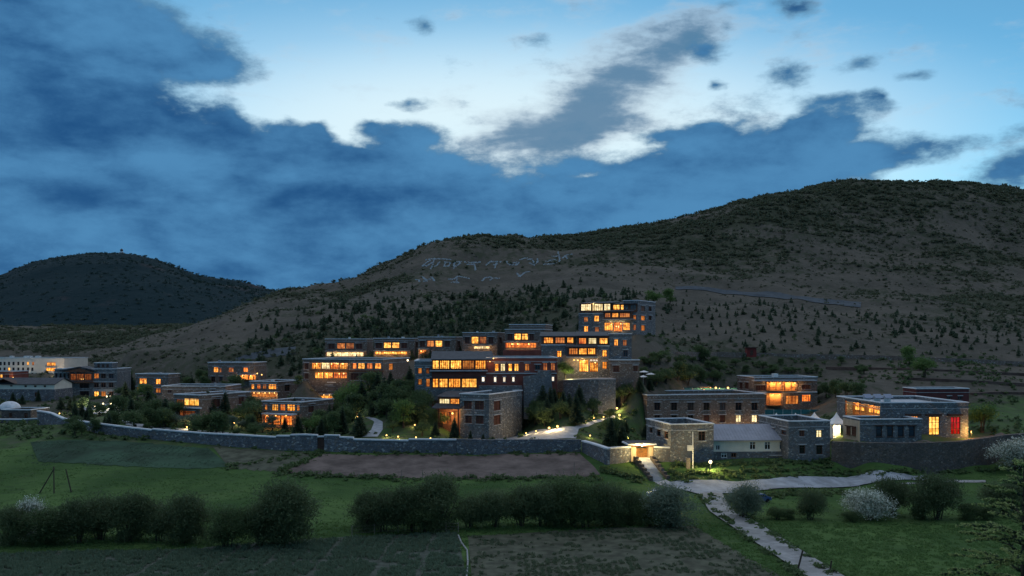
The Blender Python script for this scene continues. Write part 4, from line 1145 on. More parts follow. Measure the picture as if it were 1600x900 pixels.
# ------------------------------------------------------------------ the long stone building and the group by the gate
b = B('long', 'long_building', 'long three-storey stone building with a plain row of dark windows and flat roof')
ws = cen('F', (1027, 1053.4, 1079, 1104, 1129, 1154, 1179), 9.4, 629, 641, nv=1, nh=1, pane='dark_glass', frame='dark_timber')
for x_, p_ in ((1027, 'dark_glass'), (1053.4, 'dark_glass'), (1079, 'dark_glass'), (1104, 'shutter'), (1129, 'shutter'), (1154, 'pale_lit'), (1179, 'pale_lit')):
    ws.append(w('F', x_ - 4.3, 648.5, x_ + 4.3, 659.8, p_, 1, 1, frame='dark_timber'))
ws += cen('F', (1053.4, 1079, 1104, 1129, 1154, 1179), 8.6, 667.5, 679, nv=1, nh=1, pane='dim_lit', frame='dark_timber')
ws += [w('L', 989, 627, 993.5, 638.5, 'dark_glass', 0, 1), w('L', 989, 647, 993.5, 657.5, 'dark_glass', 0, 1), w('L', 989, 666.5, 993.5, 678.5, 'dim_lit', 0, 1)]
b.volume('brown_stone', ws, ledge=1.1, par=.8)
for x_ in (1118, 1150, 1175):
    u_ = b.ux(x_, -2); b.lamp(x_, 676, -1.6, 120, 'warm_bulb', .15, post=True)

b = B('front', 'corner_house', 'square stone house with sunken flat roof beside the lit gateway', 'house')
b.volume('grey_stone', [w('F', 1091.5, 674, 1102, 688.5, 'dark_glass', 1, 1, frame='dark_timber'), w('L', 1026.5, 670, 1032, 682.5, 'dark_glass', 0, 1), w('L', 1038, 673, 1044, 686.5, 'dark_glass', 0, 1), w('L', 1015, 667, 1019.5, 677, 'dark_glass', 0, 1)], ledge=1.1, par=1.0)

b = B('cream', 'cream_cottage', 'low cream walled building on a stone base under a grey sheet roof', 'house')
zs_ = b.uz(705.5, 0, 1170)
b.volume('cream_wall', [w('F', 1118.5, 695.5, 1125, 703.5, 'dark_glass', 1, 0, lintel=None, frame='white_metal')] + [w('F', a, 689.8, a + 9.4, 702.5, 'dark_glass', 1, 1, lintel=None, frame='white_metal') for a in (1171.5, 1194.8, 1218)], z0=zs_, roof='none')
b.volume('grey_stone', [w('F', 1127, 706, 1136, 715.5, 'dark_glass', 1, 1, lintel=None, frame='white_metal'), w('F', 1142.5, 705.5, 1150.5, 714.5, 'dark_glass', 1, 0, lintel=None)], y0=-.2, y1=b.D + .1, x0=-.1, x1=b.W + .1, z1=zs_ - .004, roof='plain', name='stone_base')
b.eave('metal_roof', 1111, 1238, 688.7, 0, .7, b.D * .55, 2.9, .14, 'roof')
mb = MB(); zr0 = b.uz(688.7, -.7, 1175); rise = 2.9; ym = b.D * .55
mb.v = [(-.4, ym + .01, zr0 + rise), (b.W + .4, ym + .01, zr0 + rise), (b.W + .4, b.D + .7, zr0), (-.4, b.D + .7, zr0)]; mb.f = [(0, 1, 2, 3)]; mb.build('roof', 'metal_roof', b.root)
for i in range(1, 26):   # standing seams of the sheet roof
    u = -.4 + (b.W + .8) * i / 26
    sl = MB(); sl.v = [(u - .03, -.69, zr0 + .15), (u + .03, -.69, zr0 + .15), (u + .03, ym, zr0 + rise + .15), (u - .03, ym, zr0 + rise + .15), (u - .03, -.69, zr0 + .21), (u + .03, -.69, zr0 + .21), (u + .03, ym, zr0 + rise + .21), (u - .03, ym, zr0 + rise + .21)]
    sl.f = [(4, 5, 6, 7), (0, 1, 5, 4), (1, 2, 6, 5), (3, 0, 4, 7)]; sl.build('roof_seam', 'metal_roof', b.root)
b.slab('bench_ledge', 'ledge', 1203, 1232, 711, -.2, .5, .2)

b = B('square', 'square_house', 'blue-grey square stone house with one pale lit window above two dark doorways', 'house')
b.volume('grey_stone', [w('F', 1275.5, 672, 1284.5, 683.5, 'pale_lit', 1, 1, frame='dark_timber'), w('F', 1249, 695.5, 1258, 709, 'dark_glass', 0, 1, frame='dark_timber'), w('F', 1275.5, 695.5, 1285, 710, 'dark_glass', 0, 1, frame='dark_timber'), w('F', 1249, 672.5, 1257, 682, 'shutter', 1, 1),
                        w('L', 1190, 664.5, 1196, 673, 'amber_lit', 0, 1), w('L', 1205, 668, 1211, 676, 'shutter', 0, 1), w('L', 1221, 671, 1228, 680, 'dark_glass', 0, 1)], ledge=1.1, par=1.0)

b = B('east', 'guest_house', 'two-storey guest house with glowing timber loggias and a stone left corner', 'house')
b.volume('brown_stone', [w('L', 1155.5, 597, 1160, 608, 'shutter', 0, 1), w('L', 1164, 597, 1169.5, 608, 'shutter', 0, 1), w('F', 1181, 602, 1196.5, 610.5, 'shutter', 3, 0), w('F', 1253, 601, 1266, 608, 'shutter', 3, 0), w('F', 1253, 616.5, 1267, 627.5, 'orange_lit', 3, 1), w('F', 1227.5, 618, 1248, 631.5, 'dim_lit', 3, 1, lintel=None), w('F', 1183, 617, 1196, 628, 'shutter', 2, 1)], ledge=.5)
b.loggia(1201.5, 597, 1224, 610, 0, 2.0, 'amber_timber', (1206, 1212, 1219), 70, 2); b.loggia(1226, 597, 1247, 610, 0, 2.0, 'amber_timber', (1231, 1236, 1242), 70, 2)
b.loggia(1201.5, 615, 1224.5, 633, 0, 2.0, 'amber_timber', (1208, 1218), 110, 1)
b.slab('balcony', 'coping', 1180, 1277, 612.5, 0, .5, .3); b.slab('eave', 'ledge', 1179, 1277, 594.5, 0, 2.3, .25)
b.part('tank', 'white_metal', (b.ux(1209, 2), b.ux(1216, 2), 2, 3.6, b.H - .6, b.uz(584, 2)))

# ------------------------------------------------------------------ right hand group
b = B('assembly', 'assembly_hall', 'broad stone hall with tall golden and red windows and a glowing timber side gallery')
b.volume('grey_stone', [w('F', 1423, 650, 1435, 678, 'amber_lit', 2, 2, lintel=None, frame='dark_timber'), w('F', 1451.5, 651, 1468, 679.5, 'bright_gold', 2, 2, lintel=None, frame='dark_timber'), w('F', 1485.5, 651.5, 1500.5, 678.5, 'red_lit', 2, 2, lintel=None, frame='dark_timber'),
                        w('L', 1374.5, 632.5, 1320, 648, 'amber_timber', 0, 0, frame='timber', lintel=None, deep=2.0)], ledge=1.2, par=.7, roof_mat='pale_roof')
for a, c in ((1416, 1440), (1448, 1472), (1482, 1505)):
    b.slab('window_hood', 'dark_timber', a, c, 647, 0, .7, .45)
b.lamp(1517.5, 674, -1.0, 330, 'orange_bulb', .12, (1, .5, .12), True); b.lamp(1440, 686, -2.2, 90, 'orange_bulb', .08, (1, .5, .12), True)
y_of = lambda px_: b.on_x(px_, 640, 0).y
for pa_, pb_ in ((1324, 1338), (1345, 1362), (1366, 1372)):
    ya_, yb_ = sorted((y_of(pa_), y_of(pb_))); zc_ = b.on_x(1350, 641.5, 0).z
    b.window(lambda u, z, d: (1.8 + d, u, z), ya_, yb_, zc_ - .55, zc_ + .45, w('L', 0, 0, 0, 0, 'gold_lit', 3, 0, lintel=None, deep=.1))
for px_ in (1320.5, 1342.5, 1364, 1374.5):
    y_ = y_of(px_); b.part('gallery_post', 'timber', (.05, .35, y_ - .15, y_ + .15, b.on_x(1350, 650, 0).z - 1.5, b.on_x(1350, 629, 0).z))
for px_ in (1328, 1350, 1368):
    y_ = y_of(px_); zl_ = b.on_x(1374, 632.5, 0).z - .5
    o = link(bpy.data.objects.new('lamp', bulb_mesh('orange_bulb', .12)), b.root); o.location = (1.0, y_, zl_); point((.8, y_, zl_ - .3), 130, (1, .55, .18), b.root)
for x_ in (2.5, 5.0, 7.5):
    mb = MB(); yb_ = 14.0; mb.v = [(x_, yb_, b.H + .25), (x_ + 1.9, yb_, b.H + .25), (x_ + 1.9, yb_ + 1.6, b.H + 1.1), (x_, yb_ + 1.6, b.H + 1.1)]; mb.v += [(a, c, d + .07) for a, c, d in mb.v]
    mb.f = [(0, 3, 2, 1), (4, 5, 6, 7), (0, 1, 5, 4), (1, 2, 6, 5), (2, 3, 7, 6), (3, 0, 4, 7)]; mb.build('solar_panel', 'solar_blue', b.root)
    b.part('panel_frame', 'white_metal', (x_ + .1, x_ + 1.8, yb_ + 1.3, yb_ + 1.4, b.H - .8, b.H + .98))
b = B('annex', 'low_annex', 'low blue-grey stone annex with four dark windows and a cream side wall')
b.volume('grey_stone', [w('F', a, 666, a + 9.6, 682.5, 'dark_glass', 0, 1, lintel='dark_timber', frame='dark_timber') for a in (1368.8, 1386, 1402.8, 1420)] , ledge=.9)
xs_ = -.02; f_ = b.fmap('L', (xs_, b.W, 0, b.D))
b.part('side_wall', 'tan_wall', (-.12, -.004, .02, b.D - .02, -2, b.H - .3))
for a, c, y_ in ((1323.5, 1329, 666), (1332, 1337.5, 667)):
    p_, q_ = b.on_x(a, y_, -.12), b.on_x(c, y_ + 13.5, -.12)
    b.window(lambda u, z, d: (-.14 - .12 + d, u, z), min(p_.y, q_.y), max(p_.y, q_.y), min(p_.z, q_.z), max(p_.z, q_.z), w('L', 0, 0, 0, 0, 'shutter', 0, 1, lintel='dark_timber', deep=.06))
b = B('redhall', 'red_hall', 'dark red flat-roofed building with white banded parapet behind the stone hall')
b.volume('dark_red_wall', [w('F', 1480, 619, 1486, 625, 'dark_glass', 1, 0), w('F', 1497, 619, 1503, 625, 'dark_glass', 1, 0)], ledge=.9)

# ------------------------------------------------------------------ gateway with steps
b = B('gate', 'gateway', 'small roofed stone gateway lit by a lamp at the head of the steps', 'gate')
zt_ = b.uz(698, 0, 1003)
xa, xb = b.ux(994), b.ux(1014.5)
for x0_, x1_ in ((0, xa), (xb, b.W)):
    b.part('gate_pier', 'tan_wall', (x0_, x1_, 0, 2.6, -3, zt_))
b.part('lintel_beam', 'timber', (-.2, b.W + .2, -.25, 2.8, zt_ + .003, zt_ + .45))
b.part('roof', 'coping', (b.ux(981, -1.4), b.ux(1026, -1.4), -1.4, 4.2, zt_ + .453, zt_ + .75))
b.part('roof_tile', 'slate', (b.ux(983, -1.2), b.ux(1024, -1.2), -1.2, 4.0, zt_ + .753, zt_ + .9))
zg_ = b.uz(716, 0, 1003)
for i in range(2):
    u0, u1 = xa + (xb - xa) * i / 2 + .03, xa + (xb - xa) * (i + 1) / 2 - .03
    d_ = b.part('door_leaf', 'amber_timber', (u0, u1, 1.6, 1.72, zg_, zt_ - .5)); b.part('door_handle', 'black_metal', (u1 - .25 if i == 0 else u0 + .15, u1 - .15 if i == 0 else u0 + .25, 1.5, 1.595, zg_ + 1.0, zg_ + 1.3), parent=d_)
b.part('threshold', 'coping', (xa - .4, xb + .4, -.6, 1.58, zg_ - .6, zg_))
b.lamp(1003, 696, -1.7, 520, 'white_bulb', .24, (1, .72, .28))
# ------------------------------------------------------------------ stone walls
def P(px, py, Y):
    return Vector(((px - 800) / F * Y, Y, EYE - (py - HORIZON) / F * Y))
def stone_run(name, label, pts, mat='wall_stone', coping='coping', thick=.6, sink=1.2, steps=(), cat='wall', cop_h=.28):
    """pts: (px, row of the top, distance[, row of the foot]); one wall section and one coping slab per stretch"""
    first = P(*pts[0][:3])
    g0 = height(first.x, first.y)
    root = empty(name, (first.x, first.y, float(g0)), 0, label, cat)
    o = Vector((first.x, first.y, float(g0)))
    for i in range(len(pts) - 1):
        a, b_ = P(*pts[i][:3]), P(*pts[i + 1][:3])
        if i in steps:
            continue
        d = Vector((b_.x - a.x, b_.y - a.y, 0)).normalized(); n = Vector((-d.y, d.x, 0))
        if n.y < 0:
            n = -n
        za = float(height(a.x, a.y)) - sink; zb = float(height(b_.x, b_.y)) - sink
        if len(pts[i]) > 3:
            za = min(za, P(pts[i][0], pts[i][3], pts[i][2]).z - .8); zb = min(zb, P(pts[i + 1][0], pts[i + 1][3] if len(pts[i + 1]) > 3 else pts[i + 1][1], pts[i + 1][2]).z - .8)
        def block(z0a, z1a, z0b, z1b, t0, t1, e):
            q = []
            for p_, z0, z1, s in ((a, z0a, z1a, -1), (b_, z0b, z1b, 1)):
                for t in (t0, t1):
                    for z in (z0, z1):
                        v = p_ + d * (s * e) + n * t; q.append((v.x - o.x, v.y - o.y, z - o.z))
            mb = MB(); mb.v = q
            mb.f = [(0, 1, 3, 2), (4, 6, 7, 5), (0, 4, 5, 1), (2, 3, 7, 6), (1, 5, 7, 3), (0, 2, 6, 4)]
            return mb
        block(za, a.z, zb, b_.z, 0, thick, 0).build('wall_section', mat, root)
        if coping:
            block(a.z + .002, a.z + cop_h, b_.z + .002, b_.z + cop_h, -.14, thick + .14, -.004).build('coping_stone', coping, root)
    return root
stone_run('boundary_wall', 'long grey stone boundary wall with pale coping curving along the fields', [
    (58, 643, 234), (72, 645, 231.5), (80, 647, 229.5), (98, 655, 227), (122, 658.5, 224.5), (146, 662, 222), (190, 667.5, 219), (237, 673, 216.5), (237.5, 671.5, 216.5), (280, 675, 214.5), (320, 678, 213), (380, 681, 209.5), (431, 684, 207.5),
    (431.5, 682, 207.5), (453, 682, 207), (453.5, 680.5, 207), (475, 680, 206.5), (495.5, 681, 206.1), (506.5, 681, 205.9), (530, 681.5, 205.4), (530.5, 684, 205.4), (552, 685, 205), (552.5, 687.5, 205), (638, 689.5, 203.7), (638.5, 687.5, 203.7), (713, 688, 203)], steps=(17,))
bw = bpy.data.objects['boundary_wall']
da, db = P(495.5, 684, 206.1) - bw.location, P(506.5, 684, 205.9) - bw.location
gz = P(500, 706, 206).z - bw.location.z
MB().box(da.x, db.x, da.y + .3, da.y + .42, gz - 1, da.z + .1).build('door', 'dark_timber', bw)
MB().box(da.x - .002, db.x + .002, da.y + .05, da.y + .6, da.z + .103, da.z + .4).build('door_lintel', 'coping', bw)
stone_run('boundary_wall', 'rough uncoped stone wall above the ploughed field, in front of the stone house', [(713.5, 686, 203), (760, 687, 203), (810, 687, 203), (860, 686.5, 203.5), (908, 687, 204)], coping=None, thick=.9)
stone_run('boundary_wall', 'short stone wall turning down the slope left of the lit gateway', [(909, 690, 204, 706), (922, 693.5, 199.5, 712), (936, 698, 194.5, 720), (948, 702, 190.5, 728), (966, 700.5, 193.5, 725), (985, 699.5, 196.8, 722)], thick=.7)
stone_run('boundary_wall', 'short coped stone wall joining the gateway to the corner house', [(1022, 699.5, 197, 722), (1047, 700.5, 195.2, 722)])
stone_run('garden_wall', 'low stone wall in front of the domed hut', [(-30, 655, 262), (0, 656, 259), (30, 656, 256), (66, 654, 252)], thick=.5)
stone_run('embankment', 'dark stone retaining embankment below the low annex and hall', [(1299, 690, 202.5, 722), (1318, 690.5, 201.3, 730), (1345, 691.5, 200.6, 738), (1400, 692.5, 200.6, 738), (1440, 692, 201, 736), (1500, 690, 202.5, 734), (1545, 684, 207, 729), (1570, 680, 211, 726), (1620, 676, 214, 722)], 'dark_stone', None, 1.2)
stone_run('roadside_wall', 'low rubble wall running along the terrace between scrub shrubs and bare slope', [(px_, py_ - 7, hit(px_, py_, 300).y) for px_, py_ in ((1003, 557), (1060, 557), (1120, 557), (1170, 558), (1250, 560), (1330, 561), (1400, 563), (1470, 566), (1540, 569), (1620, 573))], 'brown_stone', None, 1.0, cop_h=.2)
stone_run('retaining_wall', 'stone terrace wall with small wall lamps below the stepped building', [(880, 595, 255, 626), (905, 594, 254, 626), (935, 593, 253, 624), (962, 593, 254, 618)], 'grey_stone', 'ledge', 5.0)
stone_run('retaining_wall', 'low stone kerb wall beside the gravel road in front of the cream cottage', [(1075, 738, 190), (1120, 736, 192), (1180, 734.5, 194), (1240, 733.5, 195)], 'dark_stone', None, .5, .8)
sheet('embankment_slope', [(368, 560), (400, 551), (430, 545), (462, 541)], [(368, 566), (400, 562), (430, 558), (462, 554)], 'hill_road', 40, 8, .12)

# ------------------------------------------------------------------ steps below the gateway
g = PLACE['gate']
top_p = g.p0 + g.ex * (g.W * .5) + g.ey * (-.7)
zt = EYE - (716 - HORIZON) / F * g.p0.y
bot = hit(1031, 753)
st = empty('stone_steps', (bot.x, bot.y, bot.z), 0, 'flight of pale stone steps descending from the lit gateway', 'steps')
run = Vector((bot.x - top_p.x, bot.y - top_p.y)); L_ = run.length; run.normalize(); sd = Vector((-run.y, run.x)); n_s = 18
def plan_box(mb, c, along, half, z0, z1, o):
    q = []
    for z in (z0, z1):
        for sa, ss in ((0, -1), (1, -1), (1, 1), (0, 1)):
            v = c + run * (along * sa) + sd * (half * ss); q.append((v.x - o.x, v.y - o.y, z - o.z))
    n = len(mb.v); mb.v += q
    mb.f += [tuple(n + i for i in f) for f in ((0, 3, 2, 1), (4, 5, 6, 7), (0, 1, 5, 4), (1, 2, 6, 5), (2, 3, 7, 6), (3, 0, 4, 7))]
for i in range(n_s):
    c = Vector((top_p.x, top_p.y)) + run * (L_ * i / n_s); z1 = zt - (zt - bot.z) * (i + 1) / n_s + .12
    mb = MB(); plan_box(mb, c, L_ / n_s - .004, 1.35, z1 - 1.6, z1, bot); mb.build('step', 'paving' if i > 7 else 'coping', st)
for s in (-1, 1):
    for i in range(6):
        c = Vector((top_p.x, top_p.y)) + run * (L_ * i / 6) + sd * (s * 1.75); z1 = zt - (zt - bot.z) * (i + .4) / 6 + .75
        mb = MB(); plan_box(mb, c, L_ / 6 - .004, .34, z1 - 3, z1, bot); mb.build('side_wall', 'dark_stone', st)
sheet('footpath', [(1021, 752), (1034, 760), (1045, 764)], [(1040, 750), (1056, 757), (1066, 762)], 'paving', 14, 5, .08)

# ------------------------------------------------------------------ tents, fences, kiosks
def tent(px, py_peak, py_eave, py_foot, half_px, Y, label, glow=True):
    c = P(px, py_foot, Y); k = Y / F
    r = half_px * k; ze = (py_foot - py_eave) * k; zp = (py_foot - py_peak) * k
    root = empty('marquee', c, math.radians(8), label, 'tent', None)
    mb = MB(); prof = [(1.0, ze), (.62, ze + (zp - ze) * .22), (.30, ze + (zp - ze) * .50), (.10, ze + (zp - ze) * .8), (.015, zp)]
    for (ra, za), (rb, zb) in zip(prof[:-1], prof[1:]):
        for i in range(4):
            t0, t1 = math.pi / 4 + i * math.pi / 2, math.pi / 4 + (i + 1) * math.pi / 2
            f = lambda q, t, z: (q * r * 1.414 * math.cos(t), q * r * 1.414 * math.sin(t), z)
            mb.quad(f(ra, t0, za), f(ra, t1, za), f(rb, t1, zb), f(rb, t0, zb))
    mb.build('canopy', 'canvas', root)
    vb = MB()
    for s in (-1, 1):
        vb.box(-r, r, s * r - .02, s * r + .02, ze - .35, ze - .002); vb.box(s * r - .02, s * r + .02, -r + .03, r - .03, ze - .35, ze - .002)
    vb.build('valance', 'canvas', root)
    for sx in (-1, 1):
        for sy in (-1, 1):
            MB().box(sx * r * .96 - .06, sx * r * .96 + .06, sy * r * .96 - .06, sy * r * .96 + .06, -1.5, ze - .36).build('pole', 'white_metal', root)
    if glow:
        MB().box(-r * .9, r * .9, r * .8, r * .84, 0, ze - .4).build('back_curtain', 'canvas', root)
        MB().box(-r * .84, -r * .80, -r * .8, r * .79, 0, ze - .4).build('side_curtain', 'canvas', root)
        MB().box(-r * .95, r * .95, -r * .95, r * .95, -.25, -.005).build('floor', 'paving', root)
        for sx in (-.45, .45):
            o = link(bpy.data.objects.new('lamp', bulb_mesh('white_bulb', .16)), root); o.location = (sx * r, .2, ze - .7)
            point((sx * r, -.3, ze - .9), 260, GOLD, root)
tent(1307, 644, 661, 683, 13, 222, 'white peaked marquee glowing from inside beside the annex')
tent(1272.5, 644, 656, 676, 11, 236, 'unlit white marquee peak standing next to the glowing one', False)
tent(1243, 645, 655, 676, 10, 241, 'unlit white marquee whose tip shows over the square house roof', False)
tent(1213, 645, 655, 676, 10, 246, 'unlit white marquee tip nearest to the cream cottage roof', False)
def mesh_fence(pxa, pxb, py, hpx, Y, label):
    a, b_ = P(pxa, py + hpx, Y), P(pxb, py + hpx, Y)
    root = empty('mesh_fence', a, 0, label, 'fence')
    n = max(3, int((b_.x - a.x) / 2.5)); hgt = hpx * Y / F
    for i in range(n):
        x0 = (b_.x - a.x) * i / n
        MB().box(x0 + .05, x0 + (b_.x - a.x) / n - .05, -.02, .02, -.6, hgt).build('panel', 'teal_mesh', root)
        MB().box(x0 - .04, x0 + .04, -.04, .04, -1.2, hgt + .1).build('post', 'white_metal', root)
mesh_fence(1195, 1308, 640, 4, 280, 'teal netting fence behind the white marquees')
mesh_fence(1068, 1152, 606, 7, 288, 'teal netting fence showing above the long building roof')
def lamp_post(px, py, hpx, label, group=None, watts=80, mat='warm_bulb', Y=None, r=.2, colr=GOLD, name='path_lamp', thick=.05):
    if Y is None:
        base = hit(px, py + hpx, 100)
    else:
        base = P(px, py + hpx, Y)
    hgt = hpx * base.y / F
    root = empty(name, base, 0, label, 'lamp', group); root['px'] = px; root['py'] = py
    MB().tube([(0, 0, -.4), (0, 0, max(.1, hgt - r * .8))], thick, 6).build('post', 'black_metal', root)
    o = link(bpy.data.objects.new('lamp_globe', bulb_mesh(mat, r)), root); o.location = (0, 0, hgt)
    if watts:
        point((0, -r - .15, hgt + .1), watts, colr, root, .12)
    return root
PL = 'small glowing path lamp standing along the garden paths'
for x_, y_ in ((648, 664.6), (622, 683), (650, 684), (672.6, 685), (604, 680.6), (822, 677), (837.6, 674), (915, 656.7), (928, 653.6), (943, 652), (922, 681), (981, 685), (292, 667.5), (366, 661), (374, 660.5), (93, 646), (558.6, 651), (885, 617), (909, 619), (891.6, 608)):
    lamp_post(x_, y_, 3.5, PL, 'garden path lamps', 45, 'warm_bulb', None, .17)
for x_, y_, in ((858, 669), (871, 666.5), (964, 638.7), (968, 648.6)):
    lamp_post(x_, y_, 5, 'larger bright garden lamp along the climbing path by the dark conifers', 'bright garden lamps', 240, 'warm_bulb', None, .26)
for x_, y_ in ((161, 631), (173, 631), (148, 634)):
    lamp_post(x_, y_, 9, 'white courtyard lamp among trees below the tall gabled block', 'courtyard lamps', 420, 'white_bulb', None, .26, WHITE)
for x_, y_ in ((1100, 610), (1118.5, 606), (1137.5, 606)):
    lamp_post(x_, y_, 9, 'terrace lamp glowing just above the long building roof', 'terrace lamps', 200, 'warm_bulb', 287, .3, WARM)
lamp_post(1110, 722.5, 13, 'yellow street lamp on a short post beside the gravel road', None, 800, 'white_bulb', None, .34, (1, .74, .30), 'street_lamp', .07)
k = P(1101, 612, 290); kr = empty('terrace_kiosk', k, 0, 'little red-orange kiosk roof above the long building', 'kiosk')
MB().box(-1.3, 1.3, -1, 1, -1, 1.2).build('wall', 'red_wall', kr); MB().box(-1.7, 1.7, -1.4, 1.4, 1.203, 1.45).build('roof', 'amber_timber', kr)
k = hit(1173, 557, 300); kr = empty('red_kiosk', k, 0, 'small dark red hut standing on the roadside wall line', 'hut')
MB().box(-1.7, 1.7, -1.3, 1.3, -1, 2.9).build('wall', 'red_paint', kr); MB().box(-2.1, 2.1, -1.7, 1.7, 2.903, 3.2).build('roof', 'dark_timber', kr); MB().box(-.5, .5, -1.36, -1.305, .3, 2.1).build('door', 'dark_timber', kr)
k = P(190, 396.5, Yc); kr = empty('hilltop_shrine', k, 0, 'tiny pale shrine with dark canopy on the far hilltop', 'shrine')
MB().box(-3.2, 3.2, -3, 3, -4, 2.6).build('plinth', 'white_stones', kr); MB().box(-1.6, 1.6, -1.6, 1.6, 2.603, 4.4).build('drum', 'coping', kr)
MB().lathe([(0, 4.2), (2.2, 4.6), (2.7, 6.2), (2.0, 7.6), (.5, 8.4), (0, 9.4)], seg=10).build('canopy', 'black_metal', kr)
for x_, y_ in ((1006, 580), (1017, 583), (1005, 587)):
    c = hit(x_, y_ + 13, 200); ur = empty('parasol', c, 0, 'white parasol on the terrace right of the stepped building', 'parasol', 'terrace parasols')
    MB().lathe([(1.5, 2.0), (1.45, 2.05), (.7, 2.3), (0, 2.5)], seg=12).build('canopy', 'canvas', ur); MB().tube([(0, 0, -.3), (0, 0, 2.4)], .04).build('pole', 'white_metal', ur)
u = P(1082.5, 731, 191.5); up = empty('utility_pole', u, 0, 'thin white pole with a meter box in front of the corner house', 'pole')
MB().tube([(0, 0, -1), (0, 0, 7.2)], .09, 8).build('mast', 'white_metal', up); MB().box(-1.1, -.15, -.2, .15, 3.4, 4.5).build('meter_box', 'sign_white', up); MB().box(-1.3, -.55, -.25, .2, -.5, 2.0).build('cabinet', 'pale_wood', up)

# ------------------------------------------------------------------ white stone lettering on the hillside
LET = [
 [[(155, 165), (280, 155), (400, 160)], [(200, 168), (120, 230), (175, 215), (232, 182)], [(236, 165), (222, 210), (202, 256)], [(292, 182), (240, 230)]],
 [[(330, 224), (345, 182), (390, 190), (372, 226), (330, 224)]],
 [[(415, 186), (500, 180)], [(430, 190), (424, 240), (462, 214), (492, 184)]],
 [[(522, 180), (548, 190)], [(560, 184), (686, 186)], [(550, 210), (622, 204), (634, 262)]],
 [[(735, 212), (780, 182), (852, 180)], [(800, 214), (842, 200), (812, 242)], [(860, 186), (886, 178)]],
 [[(930, 180), (958, 212), (1046, 212)], [(985, 190), (1052, 188), (1020, 208)]],
 [[(1060, 160), (1132, 144)], [(1128, 162), (1182, 154)]],
 [[(1150, 190), (1186, 206), (1230, 190), (1228, 150)], [(1184, 168), (1202, 216)]],
 [[(1290, 206), (1350, 206), (1410, 190), (1400, 160), (1340, 166)], [(1308, 180), (1372, 186)]],
 [[(1366, 132), (1440, 124)], [(1440, 124), (1442, 182)], [(1428, 84), (1440, 124)]],
 [[(1470, 146), (1500, 120), (1572, 108)], [(1500, 120), (1518, 152)]],
 [[(58, 348), (80, 356), (96, 372)], [(118, 324), (150, 356), (204, 350)], [(172, 366), (128, 371)], [(210, 328), (238, 368)]],
 [[(364, 352), (430, 344), (462, 324), (542, 334)], [(398, 376), (472, 382)], [(456, 344), (450, 386)], [(542, 334), (578, 346)]],
 [[(690, 368), (726, 334), (792, 330)], [(768, 362), (796, 340)], [(820, 338), (862, 346)]],
 [[(1030, 288), (1062, 322), (1112, 284), (1152, 274)], [(1040, 322), (1084, 308)]],
]
rl = random.Random(3)
for gi, strokes in enumerate(LET):
    first = hit(640 + strokes[0][0][0] / 6.154, 380 + strokes[0][0][1] / 6.154, 380)
    if first is None:
        continue
    mb = MB()
    for s in strokes:
        q = [hit(640 + x / 6.154, 380 + y / 6.154, 380) for x, y in s]
        for a, b_ in zip(q[:-1], q[1:]):
            n = max(2, int(abs(b_.x - a.x) / .7 + abs(b_.y - a.y) / 1.6))
            for i in range(n):
                t = (i + .5) / n
                x = a.x + (b_.x - a.x) * t + rl.uniform(-.35, .35); y = a.y + (b_.y - a.y) * t + rl.uniform(-.8, .8); z = float(height(x, y))
                rx, ry, rz = rl.uniform(.4, .75), rl.uniform(.6, 1.0), rl.uniform(.25, .5)
                k_ = len(mb.v); ang = rl.uniform(0, 3)
                for zz, sc in ((-.4, 1.0), (rz, .72)):
                    for j in range(5):
                        th = ang + j * 1.2566
                        mb.v.append((x + rx * sc * math.cos(th) - first.x, y + ry * sc * math.sin(th) - first.y, z + zz - first.z))
                mb.f.append(tuple(k_ + 5 + j for j in range(5)))
                mb.f += [(k_ + j, k_ + (j + 1) % 5, k_ + 5 + (j + 1) % 5, k_ + 5 + j) for j in range(5)]
    o = mb.build('hillside_letter', 'white_stones', None, first)
    up_ = gi < 11
    tag(o, 'letter of white stones in the upper line on the hillside' if up_ else 'smaller letter of white stones in the lower line on the hillside', 'lettering', 'upper line of hillside lettering' if up_ else 'lower line of hillside lettering')

